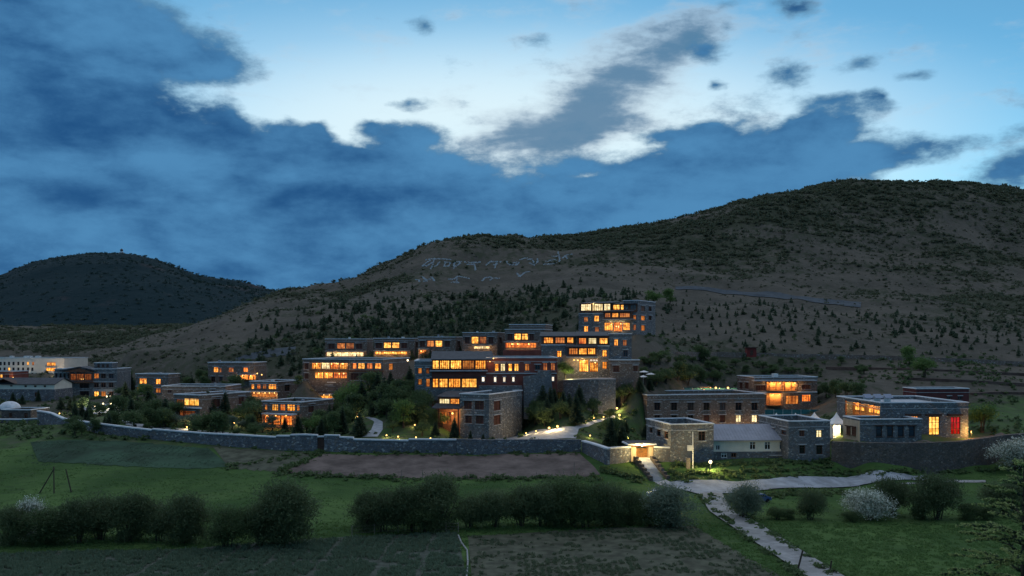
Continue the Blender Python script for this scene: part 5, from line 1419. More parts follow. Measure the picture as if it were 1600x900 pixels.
# ------------------------------------------------------------------ plants
def cards(C, D, U, ln, wd):
    """leaf quads: centres C, direction D (length), side U (width)"""
    a = C - D * ln[:, None] * .5; b_ = C + D * ln[:, None] * .5; s = U * wd[:, None] * .5
    V = np.stack([a - s, a + s, b_ + s * .55, b_ - s * .55], 1).reshape(-1, 3)
    return V, np.arange(len(V)).reshape(-1, 4)
def unit(v):
    return v / np.maximum(np.linalg.norm(v, axis=-1, keepdims=True), 1e-9)
def rand_dirs(n, g):
    return unit(g.normal(size=(n, 3)))
def conifer_crown(n, seed, rad=.2, ln=.11, wd=.035):
    g = np.random.default_rng(seed)
    t = 1 - np.sqrt(g.random(n)) * .96                 # 0 at the foot, 1 at the tip
    layers = np.round(t * 13) / 13 + g.normal(0, .012, n)
    t = np.clip(layers, .03, .995)
    th = g.random(n) * 2 * math.pi
    lob = 1 + .25 * np.sin(th * 3 + seed) + .18 * np.sin(th * 5 + t * 17)
    r = (1 - t) ** .85 * rad * lob * np.sqrt(g.random(n) * .75 + .25)
    C = np.stack([r * np.cos(th), r * np.sin(th), .06 + t * .92 - r * .22], -1)
    D = unit(np.stack([np.cos(th), np.sin(th), -.35 + .5 * t + g.normal(0, .2, n)], -1) + g.normal(0, .22, (n, 3)))
    U = unit(np.cross(D, rand_dirs(n, g)))
    V, Fq = cards(C, D, U, ln * (.45 + .75 * (1 - t)) * (.7 + .6 * g.random(n)), wd * (.6 + .8 * g.random(n)))
    tipV, tipF = cards(np.array([[0, 0, .965], [0, 0, .95]]), np.array([[0, 0, 1.0], [0, 0, 1.0]]), np.array([[1.0, 0, 0], [0, 1.0, 0]]), np.array([.08, .1]), np.array([.015, .02]))
    return np.concatenate([V, tipV]), np.concatenate([Fq, tipF + len(V)])
def leafy_crown(n, seed, blobs=13, leaf=.04, low=.12, width=.46, droop=0.0, slim=.5):
    g = np.random.default_rng(seed)
    bc = []
    while len(bc) < blobs:
        q = g.uniform(-1, 1, 3)
        if q[0] ** 2 + q[1] ** 2 + q[2] ** 2 < 1:
            bc.append(q)
    bc = np.array(bc); mid = (1 + low) / 2; hh = (1 - low) / 2
    cen_ = np.stack([bc[:, 0] * width * .72, bc[:, 1] * width * .72, mid + bc[:, 2] * hh * .72], -1)
    br = g.uniform(.16, .30, blobs) * (width / .46)
    w_ = br ** 2 / (br ** 2).sum()
    k_ = g.choice(blobs, n, p=w_)
    d = rand_dirs(n, g); d[:, 2] = np.where(d[:, 2] < -.3, -d[:, 2] * .6, d[:, 2])
    r = br[k_] * (.45 + .62 * g.random(n) ** .6) * (1 + .25 * g.normal(size=n).clip(-1, 1.4))
    C = cen_[k_] + d * r[:, None]
    C[:, 2] = np.maximum(C[:, 2], .03)
    D = unit(rand_dirs(n, g) + np.array([0, 0, .5 - droop * 1.6]) + d * .5)
    U = unit(np.cross(D, rand_dirs(n, g)))
    return cards(C, D, U, leaf * (.6 + .9 * g.random(n)), leaf * slim * (.6 + .8 * g.random(n)))
def stems(seed, n=5, top=.62, r0=.022, spread=.2, base_spread=.05):
    r = random.Random(seed); mb = MB()
    for i in range(n):
        a = r.uniform(0, 6.28); b_ = r.uniform(.3, 1) * spread; h_ = top * r.uniform(.7, 1.05)
        bx_, by_ = r.uniform(-base_spread, base_spread), r.uniform(-base_spread, base_spread)
        pts = [(bx_, by_, -.04), (bx_ + b_ * .25 * math.cos(a), by_ + b_ * .25 * math.sin(a), h_ * .35), (bx_ + b_ * .7 * math.cos(a + .2), by_ + b_ * .7 * math.sin(a + .2), h_ * .72), (bx_ + b_ * math.cos(a + .3), by_ + b_ * math.sin(a + .3), h_)]
        mb.tube(pts, [r0, r0 * .75, r0 * .45, r0 * .15], 5)
        for j in range(2):
            q = Vector(pts[2]); e = q + Vector((r.uniform(-1, 1), r.uniform(-1, 1), r.uniform(.3, 1))) * .14
            mb.tube([q, (q + e) / 2 + Vector((0, 0, .01)), e], [r0 * .35, r0 * .25, r0 * .08], 4)
    return mb
PROTO = {}
def proto(kind, variant):
    key = (kind, variant)
    if key in PROTO:
        return PROTO[key]
    s = variant * 31 + 7
    if kind == 'conifer':
        V, Fq = conifer_crown(1500, s, .19 + .03 * variant, .12, .036); cr = np_mesh('crown', V, Fq, 'conifer'); tr = MB().tube([(0, 0, -.05), (0, 0, .5), (0, 0, .96)], [.018, .011, .003], 6).mesh('trunk', 'bark')
    elif kind == 'pine':
        V, Fq = conifer_crown(170, s, .25 + .05 * variant, .24, .085); cr = np_mesh('pine', V, Fq, 'conifer'); tr = None
    elif kind == 'shrub':
        V, Fq = leafy_crown(230, s, 7, .13, 0, .6); cr = np_mesh('shrub', V, Fq, 'broadleaf'); tr = None
    elif kind in ('broadleaf', 'fresh_leaf', 'grey_leaf'):
        V, Fq = leafy_crown(2000, s, 13, .058, .12, .44); cr = np_mesh('crown', V, Fq, kind); tr = stems(s, 4, .65, .022, .2).mesh('trunk', 'bark')
    else:   # large foreground bushes
        mat = {'willow': 'willow', 'blossom': 'blossom', 'greybush': 'grey_leaf', 'freshbush': 'broadleaf'}[kind]
        V, Fq = leafy_crown(12000, s, 26, .042, -.16, .54, .12, .32); cr = np_mesh('crown', V, Fq, mat); tr = stems(s, 9, .7, .014, .34, .09).mesh('trunk', 'bark')
    PROTO[key] = (cr, tr)
    return PROTO[key]
rp_ = random.Random(11)
def plant(kind, name, px, py, hpx, label, group, wide=1.0, cat='tree', variants=3, skip=100, pos=None, hgt=None):
    p_ = pos or hit(px, py, skip)
    if p_ is None:
        return
    if '{near}' in label:
        nb = beside(p_); label = label.replace('{near}', nb); group = group + ' by ' + nb
    H = hgt or hpx * p_.y / F
    cr, tr = proto(kind, rp_.randrange(variants))
    rz = rp_.uniform(0, 6.28); sc = (H * wide, H * wide, H)
    if tr is None:
        o = link(bpy.data.objects.new(name, cr)); o.location = p_; o.rotation_euler = (0, 0, rz); o.scale = sc
        return tag(o, label, cat, group)
    root = empty(name, p_, rz, label, cat, group); root.scale = sc
    link(bpy.data.objects.new('trunk', tr), root); link(bpy.data.objects.new('crown', cr), root)
    return root
# foreground row between the fields
BUSH = [(12, 852, 66, 1.0), (120, 848, 72, 1.0), (158, 844, 78, 1.0), (205, 845, 82, 1.0), (250, 846, 72, 1.0), (292, 850, 84, 1.0), (408, 852, 74, .85), (445, 852, 106, 1.0), (572, 832, 66, .85), (598, 832, 86, 1.0), (640, 830, 76, .9), (690, 828, 84, .95), (735, 826, 62, 1.0),
        (772, 824, 66, 1.0), (815, 822, 72, .9), (848, 822, 84, .9), (985, 818, 62, .9), (945, 820, 76, 1.0)]
for q in BUSH:
    plant('willow', 'willow_bush', q[0], q[1], q[2] * rp_.uniform(.82, 1.04), 'large dark rounded willow bush in the row between the fields', 'field edge willows', q[3], 'bush')
for q in ((355, 858, 70, .95), (895, 822, 82, .9), (915, 824, 70, .9)):
    plant('freshbush', 'leafy_bush', q[0], q[1], q[2], 'greener leafy bush standing among the dark willows by the fields', 'green field edge bushes', q[3], 'bush')
plant('greybush', 'grey_bush', 1050, 823, 64, 'wide grey-green bush beside the start of the dirt track', None, 1.35, 'bush')
plant('greybush', 'grey_bush', 1162, 810, 58, 'grey-green bush between dirt track and gravel road, hiding a blue car', None, .95, 'bush')
for q in ((1266, 812, 48, .9), (1392, 806, 62, 1.0), (1462, 812, 76, 1.0), (1572, 806, 56, 1.3)):
    plant('willow', 'willow_bush', q[0], q[1], q[2], 'dark willow bush on the bank right of the dirt track', 'right bank willows', q[3], 'bush')
plant('blossom', 'blossom_bush', 1360, 812, 50, 'white blossoming bush on the bank below the gravel road', None, 1.35, 'bush')
plant('blossom', 'blossom_bush', 44, 846, 66, 'whitish blossoming bush in the willow row near the leaning poles', None, .8, 'bush')
plant('blossom', 'blossom_bush', 1590, 735, 54, 'white blossoming bush at the end of the stone embankment', None, 1.3, 'bush')
for q in ((1215, 812, 20), (1235, 812, 16), (1440, 812, 20), (1510, 812, 26), (1540, 812, 22), (1330, 815, 18), (1020, 822, 40), (875, 824, 40), (960, 822, 36), (665, 832, 46), (75, 850, 56)):
    plant('freshbush', 'low_bush', q[0], q[1], q[2], 'low dark bush filling the foot of the field edge rows', 'low field edge bushes', 1.5, 'bush')
NEAR = {'hotel': 'the cream hotel', 'redhut': 'the small red block', 'barn': 'the slate roofed building', 'block': 'the tall gabled block', 'domehut': 'the domed hut', 'v_a': 'the villa with paired lit windows', 'v_b': 'the villa with porch lamps', 'v_c': 'the low villa with long roof edge',
        'v_d': 'the villa with one wide amber window', 'v_e': 'the villa with four small lit windows', 'v_f': 'the villa with two wide lit windows', 'v_g': 'the orange veranda villa', 'wing': 'the long guest wing', 'r_a': 'the villa with five hanging lamps', 'r_b': 'the second hillside villa', 'r_c': 'the hillside villa with one lamp', 'r_d': 'the hillside villa with paired lamps', 'r_e': 'the villa with attic storey',
        'hall': 'the red main building', 'lower': 'the stone house with porch', 'right': 'the stepped building', 'top': 'the topmost building', 'long': 'the long three-storey building', 'front': 'the square corner house', 'cream': 'the cream cottage', 'square': 'the square house', 'east': 'the guest house with loggias', 'assembly': 'the stone hall', 'annex': 'the low annex', 'redhall': 'the dark red building', 'gate': 'the lit gateway'}
def beside(p_):
    best = min(PLACE, key=lambda k: (Vector((p_.x, p_.y)) - (PLACE[k].p0 + PLACE[k].ex * PLACE[k].W * .5)).length)
    return NEAR[best]
# garden trees inside the wall
GC = [(832, 652, 60), (848, 650, 50), (860, 648, 44), (818, 668, 44), (905, 640, 40), (925, 638, 38), (110, 642, 22), (140, 650, 26), (205, 660, 42), (258, 660, 40), (325, 655, 46), (352, 658, 48), (205, 612, 28), (300, 612, 25), (372, 606, 30), (400, 668, 32), (445, 675, 25), (460, 664, 44), (515, 672, 42), (535, 678, 44), (565, 638, 46), (590, 622, 42), (600, 648, 62), (650, 662, 36), (620, 600, 30), (640, 612, 42),
      (680, 682, 25), (710, 686, 36), (735, 690, 18), (755, 691, 14), (562, 681, 38), (824, 652, 46), (855, 660, 40), (866, 640, 36), (890, 650, 36), (900, 664, 52), (945, 640, 30), (960, 630, 26), (1000, 615, 28), (1015, 612, 26), (955, 698, 48), (972, 700, 42), (1010, 692, 34), (232, 640, 34), (285, 640, 30), (385, 640, 30), (575, 600, 34), (610, 615, 36), (545, 660, 44), (880, 640, 30),
      (930, 628, 26), (985, 612, 24), (840, 640, 30), (625, 655, 30), (585, 650, 40), (478, 668, 28), (20, 630, 18), (35, 632, 16), (60, 628, 20), (95, 640, 20), (175, 655, 28), (128, 652, 24), (222, 655, 28)]
for q in GC:
    plant('conifer', 'garden_conifer', q[0], q[1], q[2], 'dark conifer standing close to {near}', 'conifers', rp_.uniform(.95, 1.35))
GB = [(125, 646, 26), (155, 650, 24), (185, 656, 36), (240, 657, 36), (275, 657, 34), (385, 666, 44), (398, 652, 36), (195, 606, 30), (615, 642, 46), (660, 682, 22), (850, 668, 30), (875, 656, 30), (1040, 600, 26), (1060, 596, 30), (1075, 602, 24), (1025, 604, 24), (1095, 600, 22), (418, 655, 30), (345, 635, 20), (640, 660, 30), (690, 668, 26), (835, 665, 26), (1115, 596, 20), (1290, 622, 26), (1305, 622, 28), (1322, 622, 28), (1340, 624, 26), (1275, 624, 24),
      (310, 640, 24), (420, 620, 22), (580, 622, 40), (555, 655, 40), (625, 630, 36)]
for q in GB:
    plant('broadleaf', 'garden_tree', q[0], q[1], q[2], 'dark leafy tree standing close to {near}', 'leafy trees', rp_.uniform(.9, 1.3))
for q in ((290, 668, 22), (305, 669, 22), (335, 670, 22), (362, 672, 22), (320, 668, 18), (275, 666, 20), (255, 664, 18), (390, 674, 20), (425, 674, 24), (345, 672, 18), (378, 672, 18), (240, 664, 16), (410, 676, 18), (225, 660, 16)):
    plant('grey_leaf', 'garden_shrub', q[0], q[1], q[2], 'clipped grey-green shrub lining the paved path behind the boundary wall', 'path side shrubs', 1.15, 'shrub')
for q, lb in (((545, 646, 54), 'bright green tree standing in front of the villa with two wide lit windows'), ((490, 678, 32), 'fresh green tree at the stone corner of the orange veranda villa'), ((226, 622, 24), 'fresh green tree below the villa with paired lit windows'),
              ((630, 668, 42), 'pale green spreading tree left of the stone house with porch'), ((1534, 676, 50), 'green tree glowing orange at its foot right of the stone hall'),
              ((1240 + 205, 590, 34), 'fresh green tree leaning above the terrace scrub'), ((1022, 478, 26), 'fresh green tree right behind the topmost building'), ((1046, 476, 24), 'second fresh green tree on the slope behind the topmost building'),
              ((1420, 572, 30), 'fresh green tree beside the rubble roadside wall')):
    plant('fresh_leaf', 'green_tree', *q, lb, None, 1.1)
gf = random.Random(23); filled = 0; tries = 0
KEEP = [q for q in WINDOWS if q[2] > q[0]] + [(o['px'] - 4, o['py'] - 4, o['px'] + 4, o['py'] + 4) for o in col.objects if 'px' in o]
for o in col.objects:
    if 'px' in o:
        del o['px'], o['py']
while filled < 150 and tries < 6000:
    tries += 1
    px_ = gf.uniform(100, 1000); py_ = gf.uniform(600, 684); hp = gf.uniform(16, 40) * (.75 if py_ < 630 else 1)
    wd = hp * .42; bx = (px_ - wd / 2, py_ - hp, px_ + wd / 2, py_)
    if any(bx[0] < q[2] + 1 and bx[2] > q[0] - 1 and bx[1] < q[3] + 1 and bx[3] > q[1] for q in KEEP) or (px_ > 735 and px_ < 905 and py_ > 668) or (560 < px_ < 602 and py_ > 650):
        continue
    h0 = hit(px_, py_, 200)
    if h0 is None or h0.y < 208:
        continue
    bad = False
    for s in PLACE.values():
        d = Vector((h0.x, h0.y)) - s.p0; u_ = d.dot(s.ex); v_ = d.dot(s.ey)
        if -1.2 < u_ < s.W + 1.2 and -1.0 < v_ < s.D + 1.0:
            bad = True
    if bad:
        continue
    if gf.random() < .32:
        plant('conifer', 'garden_conifer', px_, py_, hp, 'dark conifer standing close to {near}', 'conifers', rp_.uniform(.95, 1.35), skip=200)
    else:
        plant('broadleaf', 'garden_tree', px_, py_, hp, 'dark leafy tree standing close to {near}', 'leafy trees', rp_.uniform(.9, 1.3), skip=200)
    filled += 1
tz = P(884, 594.5, 257.2)
plant('fresh_leaf', 'green_tree', 0, 0, 0, 'yellow-green tree lit from below beside the stepped building', None, .95, pos=tz, hgt=5.6)
ur = empty('ground_spotlight', (tz.x + .9, tz.y - 1.6, tz.z), 0, 'small spotlight lighting the yellow-green tree', 'spotlight')
MB().lathe([(0, 0), (.16, 0), (.2, .25), (0, .25)], seg=8).build('housing', 'black_metal', ur); point((0, .1, .7), 300, (1, .82, .35), ur)
gt = random.Random(5)
for i in range(46):
    px_ = gt.uniform(1005, 1130) if i < 24 else gt.uniform(1130, 1350); py_ = gt.uniform(562, 598) if i < 24 else gt.uniform(566, 588)
    plant('broadleaf', 'terrace_shrub', px_, py_, gt.uniform(10, 24) if i < 24 else gt.uniform(6, 14), 'dark green shrub on the terrace below the rubble roadside wall', 'terrace shrubs', gt.uniform(1.1, 1.5), 'shrub', skip=265)
for i, (pts_, lb_) in enumerate((([(1290, 577), (1360, 578), (1440, 580), (1530, 584), (1620, 588)], 'upper reddish earth bank on the terraced slope'), ([(1340, 592), (1420, 594), (1500, 597), (1620, 604)], 'lower reddish earth bank behind the dark red building'), ([(1520, 618), (1560, 616), (1620, 617)], 'short reddish earth bank right of the dark red building'))):
    stone_run('earth_bank', lb_, [(a, b_ - 4, hit(a, b_, 230).y) for a, b_ in pts_], 'bank_soil', None, 1.5, 1.0, cat='bank')
# pines and shrubs on the hillside
g = np.random.default_rng(42)
cand = []
while len(cand) < 1250:
    Y_ = g.uniform(330, 560); px_ = g.uniform(380, 1620); X_ = (px_ - 800) / F * Y_
    z_ = float(height(X_, Y_)); py_ = HORIZON - (z_ - EYE) / Y_ * F
    band = math.exp(-(((px_ - 690) / 300) ** 2 + ((Y_ - 405) / 62) ** 2)); right_ = .22 * math.exp(-(((px_ - 1180) / 190) ** 2 + ((Y_ - 400) / 60) ** 2)); far_r = .35 * math.exp(-(((px_ - 1480) / 150) ** 2 + ((Y_ - 385) / 40) ** 2))
    if g.random() < max(.8 * band, right_, far_r) * (.4 + 1.2 * float(fbm(np.array(X_ / 25), np.array(Y_ / 25), 3, 55))):
        cand.append((X_, Y_, z_, g.uniform(1.6, 4.4) * (.75 + .25 * (px_ < 1000)), px_))
cand.sort(key=lambda q: -q[3] / q[1])
for X_, Y_, z_, H_, px_ in cand[:290]:
    rt = px_ > 1000
    if rp_.random() < (.6 if rt else .35):
        plant('shrub', 'hill_shrub', 0, 0, 0, 'rounded green shrub on the bare slope right of the topmost building' if rt else 'rounded green shrub among the pines above the villas', 'shrubs on the bare slope' if rt else 'shrubs in the pine belt', rp_.uniform(.8, 1.2), 'shrub', pos=Vector((X_, Y_, z_ - .1)), hgt=H_ * rp_.uniform(.4, .75))
        continue
    plant('pine', 'hill_pine', 0, 0, 0, 'young pine standing alone on the bare slope right of the topmost building' if rt else 'dark young pine in the belt above the villas', 'pines on the bare slope' if rt else 'pine belt above the villas', rp_.uniform(.9, 1.3), pos=Vector((X_, Y_, z_ - .1)), hgt=H_)
def scatter(name, items, V0, F0, mat, kind='stuff', jitter=None):
    """many alike clumps joined into one mesh; items rows: x, y, z, scale, squash"""
    it = np.array(items, np.float32); n = len(it); gg = np.random.default_rng(1)
    th = gg.random(n) * 6.283; c, s = np.cos(th), np.sin(th)
    nv = len(V0[0]); vi = gg.integers(0, len(V0), n)
    base = np.stack(V0)[vi]                                   # n, nv, 3
    x = base[..., 0] * c[:, None] - base[..., 1] * s[:, None]; y = base[..., 0] * s[:, None] + base[..., 1] * c[:, None]
    V = np.stack([x * it[:, 3:4] + it[:, 0:1], y * it[:, 3:4] + it[:, 1:2], base[..., 2] * it[:, 3:4] * it[:, 4:5] + it[:, 2:3]], -1).reshape(-1, 3)
    Fq = (F0[None] + (np.arange(n) * nv)[:, None, None]).reshape(-1, F0.shape[1])
    o = link(bpy.data.objects.new(name, np_mesh(name, V, Fq, mat)))
    return tag(o, kind=kind)
pv = [conifer_crown(64, 100 + i, .26, .26, .13) for i in range(4)]
scatter('pine_scrub', [(q[0], q[1], q[2] - .1, q[3], 1.0) for q in cand[290:]], [v for v, f in pv], pv[0][1], 'conifer')
def sample_hill(n, seed, ylo, yhi, fn, pxlo=-60, pxhi=1680):
    g = np.random.default_rng(seed)
    out_ = []
    m_ = 0
    while m_ < n:
        k_ = n * 3
        Y_ = np.sqrt(g.uniform(ylo ** 2, yhi ** 2, k_)); px_ = g.uniform(pxlo, pxhi, k_); X_ = (px_ - 800) / F * Y_
        ok = g.random(k_) < fn(X_, Y_, px_)
        out_.append(np.stack([X_[ok], Y_[ok]], -1)); m_ += int(ok.sum())
    a = np.concatenate(out_)[:n]
    return a, g
def letter_zone(X, Y, px):
    py = HORIZON - (height(X, Y) - EYE) / Y * F
    return (px > 645) & (px < 905) & (py > 388) & (py < 446)
sv = [leafy_crown(16, 200 + i, 5, .55, 0, .8, 0, .75) for i in range(5)]
xy, gg = sample_hill(46000, 5, 345, 990, lambda X, Y, px: np.clip((zone_scrub(X, Y) - .22) * 1.5, 0.22, 1) * np.where(fbm(X / 11, Y / 5, 2, 8) > .46, 1, .14) * np.where(letter_zone(X, Y, px), .12, 1))
zz = height(xy[:, 0], xy[:, 1])
scatter('hill_scrub', np.stack([xy[:, 0], xy[:, 1], zz - .25, (.45 + 1.9 * gg.random(len(xy)) ** 2) * (.5 + .75 * np.clip(zone_scrub(xy[:, 0], xy[:, 1]) * 1.6, 0, 1)) * (.75 + .5 * sstep(xy[:, 1], 400, 800)), gg.uniform(.5, .85, len(xy))], -1), [v for v, f in sv], sv[0][1], 'scrub')
xy, gg = sample_hill(3000, 9, 212, 345, lambda X, Y, px: np.where(fbm(X / 10, Y / 10, 2, 18) > .5, .8, .1))
keep = np.ones(len(xy), bool)
for s in PLACE.values():
    d = xy - np.array([s.p0.x, s.p0.y]); u_ = d @ np.array(s.ex); v_ = d @ np.array(s.ey)
    keep &= ~((u_ > -1) & (u_ < s.W + 1) & (v_ > -3.5) & (v_ < s.D + 1))
xy = xy[keep]; gg = np.random.default_rng(4); zz = height(xy[:, 0], xy[:, 1])
scatter('garden_undergrowth', np.stack([xy[:, 0], xy[:, 1], zz - .1, gg.uniform(.5, 1.5, len(xy)), gg.uniform(.5, .9, len(xy))], -1), [v for v, f in sv], sv[0][1], 'broadleaf')
xy = np.stack([g.uniform(-560, 560, 900), np.zeros(900)], -1)
pxr = g.uniform(640, 1640, 900); ri = np.interp(pxr, rp[:, 0], rp[:, 2]) * g.uniform(.95, 1.02, 900); xr = (pxr - 800) / F * ri
scatter('ridge_trees', np.stack([xr, ri, height(xr, ri) - .3, g.uniform(.7, 2.2, 900), np.ones(900)], -1), [v for v, f in pv], pv[0][1], 'scrub')
hx = g.uniform(-400, 760, 7000); ti = g.random(7000) * .8
yy = 980 + ti * 900; hxx = (hx - 800) / F * yy
ci = np.clip(((hx + 500) / 5).astype(int), 0, nc2 - 1); cj = np.clip((ti * (nr2 - 1)).astype(int), 0, nr2 - 1)
scatter('far_hill_scrub', np.stack([hxx, yy, Zh_[cj, ci] - .5, g.uniform(2.0, 4.5, 7000), g.uniform(.5, .8, 7000)], -1), [v for v, f in sv], sv[0][1], 'far_scrub')
# crops and grass of the near fields
def blade_set(n, seed, h_, spread, wd):
    g = np.random.default_rng(seed)
    C = np.stack([g.uniform(-spread, spread, n), g.uniform(-spread, spread, n), np.full(n, h_ * .45)], -1)
    D = unit(np.stack([g.normal(0, .5, n), g.normal(0, .5, n), np.ones(n)], -1)); U = unit(np.cross(D, rand_dirs(n, g)))
    return cards(C, D, U, h_ * (.6 + .6 * g.random(n)), np.full(n, wd))
bv = [blade_set(7, 300 + i, .5, .28, .16) for i in range(4)]
g = np.random.default_rng(77)
def in_px(X, Y, poly):
    px = 800 + F * X / Y; py = HORIZON + EYE * F / Y
    inside = np.zeros(len(X), bool); j = len(poly) - 1
    for i in range(len(poly)):
        xi, yi = poly[i]; xj, yj = poly[j]
        inside ^= ((yi > py) != (yj > py)) & (px < (xj - xi) * (py - yi) / (yj - yi + 1e-9) + xi); j = i
    return inside
n_ = 76000
Y_ = g.uniform(104, 152, n_); X_ = (g.uniform(-40, 1640, n_) - 800) / F * Y_
A1 = in_px(X_, Y_, [(-60, 868), (300, 858), (560, 838), (714, 833), (736, 950), (-60, 950)]); A2 = in_px(X_, Y_, [(730, 838), (900, 828), (1085, 822), (1290, 950), (740, 950)])
X_ = np.where((A1 | A2) & (g.random(n_) < .75), np.round(X_ / .95) * .95 + g.normal(0, .14, n_), X_)      # sown in rows
gaps = np.zeros(n_, bool)
for gx in (-46.5, -38, -31.5, -24.8, -17.2, -11.5):
    gaps |= np.abs(X_ - gx - (fbm(Y_ / 9, Y_ * 0 + gx, 2, 6) - .5) * .8) < .32
trk = in_px(X_, Y_, [(1093, 760), (1108, 800), (1160, 836), (1212, 871), (1290, 925), (1335, 920), (1246, 864), (1186, 824), (1138, 795), (1128, 760)])
pt = fbm(X_ / 5, Y_ / 5, 3, 12); pt2 = fbm(X_ / 1.3, Y_ / 1.3, 2, 15)
m1 = A1 & ~gaps & (pt2 + .4 * (pt - .5) > .36); m2 = A2 & (pt2 + .8 * (pt - .5) > .50); m3 = ~A1 & ~A2 & ~trk & (pt2 > .40)
for nm, mk, mat, s0, s1 in (('crop_plants', m1, 'crop_leaf', .55, 1.15), ('weeds', m2, 'weed_leaf', .3, .7), ('grass', m3, 'grass_blade', .2, .5)):
    x, y = X_[mk], Y_[mk]
    scatter(nm, np.stack([x, y, height(x, y) + .03, g.uniform(s0, s1, len(x)), g.uniform(.6, 1.1, len(x))], -1), [v for v, f in bv], bv[0][1], mat)
n_ = 26000
Y_ = g.uniform(152, 206, n_); X_ = (g.uniform(-40, 1640, n_) - 800) / F * Y_; zz = height(X_, Y_)
px_ = 800 + F * X_ / Y_; py_ = HORIZON - (zz - EYE) / Y_ * F
bare = ((px_ > 430) & (px_ < 945) & (py_ > 706) & (py_ < 749)) | ((px_ > 1030) & (px_ < 1455) & (py_ > 733) & (py_ < 779)) | ((px_ > 335) & (px_ < 500) & (py_ > 698) & (py_ < 738)) | ((px_ > 45) & (px_ < 360) & (py_ > 689) & (py_ < 731)) | ((px_ > 985) & (px_ < 1060) & (py_ > 712) & (py_ < 768))
mk = ~bare & (fbm(X_ / 2, Y_ / 2, 3, 19) > .5)
scatter('meadow_grass', np.stack([X_[mk], Y_[mk], zz[mk] + .02, g.uniform(.25, .5, mk.sum()), g.uniform(.4, .8, mk.sum())], -1), [v for v, f in bv], bv[0][1], 'grass_blade')
n_ = 9000
px_ = g.uniform(45, 362, n_); Y_ = g.uniform(186, 226, n_); X_ = (px_ - 800) / F * Y_; X_ = np.where(g.random(n_) < .7, np.round(X_ / 1.3) * 1.3 + g.normal(0, .2, n_), X_); zz = height(X_, Y_)
px_ = 800 + F * X_ / Y_; py_ = HORIZON - (zz - EYE) / Y_ * F
mk = (px_ > 50) & (py_ > 690 + np.maximum(0, px_ - 120) * .05) & (py_ < 729) & (px_ < 325 + (py_ - 700) * 1.1) & (fbm(X_ / 4, Y_ / 4, 3, 33) > .40)
scatter('young_crop', np.stack([X_[mk], Y_[mk], zz[mk] + .06, g.uniform(.2, .45, mk.sum()), g.uniform(.3, .6, mk.sum())], -1), [v for v, f in bv], bv[0][1], 'crop_leaf')
# rough tufts along the banks and the wall foot
tuft = []
for (xa, ya), (xb, yb), n_ in (((430, 741), (640, 750), 130), ((640, 750), (940, 748), 180), ((60, 668), (500, 708), 110), ((500, 709), (905, 710), 130), ((1050, 728), (1300, 722), 260), ((1070, 742), (1300, 732), 150), ((1300, 742), (1560, 736), 110), ((940, 735), (1005, 752), 120), ((1045, 735), (1075, 752), 60), ((1170, 776), (1340, 770), 120), ((330, 735), (500, 707), 60), ((434, 739), (502, 709), 70), ((1093, 778), (1160, 838), 60), ((1160, 838), (1260, 905), 60), ((1140, 796), (1190, 826), 40), ((1190, 826), (1300, 900), 60), ((1110, 780), (1300, 766), 120), ((1050, 751), (1330, 741), 120)):
    for i in range(n_):
        t = g.random(); q = hit(xa + (xb - xa) * t, ya + (yb - ya) * t + g.normal(0, 2.2))
        tuft.append((q.x, q.y, q.z - .1, g.uniform(.35, 1.1), g.uniform(.4, .8)))
scatter('bank_tufts', tuft, [v for v, f in sv], sv[0][1], 'broadleaf')

# ------------------------------------------------------------------ fences, poles, cars and other small things
FP = [(472, 743, 12), (500, 745, 8), (528, 747, 8), (561, 748, 12), (592, 748, 8), (627, 749, 14), (660, 749, 15), (696, 749, 10), (729, 749, 12), (766, 749, 12), (798, 749, 9), (838, 748, 10), (880, 748, 12), (897, 746, 24)]
fr = [hit(a, b_) for a, b_, c in FP]
for q, (a, b_, c) in zip(fr, FP):
    o = MB().tube([(0, 0, -.4), (.03, 0, c * q.y / F)], [.07, .05], 5).build('fence_post', 'pale_wood', None, q); tag(o, 'thin wooden post in the fence line below the ploughed field', 'post', 'ploughed field fence posts')
wq = [hit(a, b_) for a, b_ in ((550, 838), (585, 836), (622, 834), (665, 832), (697, 833), (716, 834))]
for q in wq:
    o = MB().tube([(0, 0, -.4), (0, .03, 1.6)], [.07, .06], 5).build('fence_post', 'pale_wood', None, q); tag(o, 'thin post of the wire fence under the willows', 'post', 'wire fence posts')
for nm, ps, hs, lb in (('wire_fence', wq, (.5, 1.0, 1.45), 'thin wires strung between the posts under the willows'), ('wire_fence', fr[:13], (.45, .85), 'thin wires strung along the ploughed field')):
    mb = MB(); o0 = ps[0]
    for h_ in hs:
        for a, b_ in zip(ps[:-1], ps[1:]):
            mb.tube([a - o0 + Vector((0, 0, h_)), (a + b_) / 2 - o0 + Vector((0, 0, h_ - .05)), b_ - o0 + Vector((0, 0, h_))], .018, 4)
    o = mb.build(nm, 'pale_wood', None, o0); tag(o, lb, 'fence')
q0 = hit(716, 838); pts = [hit(a, b_) for a, b_ in ((716, 838), (721, 850), (730, 862), (731, 880), (729, 905), (731, 925))]
o = MB().tube([p_ - q0 + Vector((0, 0, .14)) for p_ in pts], .12, 6).build('irrigation_pipe', 'hose', None, q0); tag(o, 'pale irrigation pipe winding between the two near fields', 'pipe')
def pole_obj(name, pts, r, mat, label, cat='pole'):
    o0 = pts[0]
    o = MB().tube([p_ - o0 for p_ in pts], r, 6).build(name, mat, None, o0); return tag(o, label, cat)
base = hit(84, 770); s_ = base.y / F
ra = empty('pole_tripod', base, 0, 'two leaning dark poles propped together in the green field', 'poles')
MB().tube([(-2.6, 0, -.2), (.0, .3, 38 * s_)], [.13, .10], 6).build('pole', 'bark', ra); MB().tube([(-.15, .3, 40 * s_), (.35, -.6, -.3)], [.10, .13], 6).build('pole', 'bark', ra)
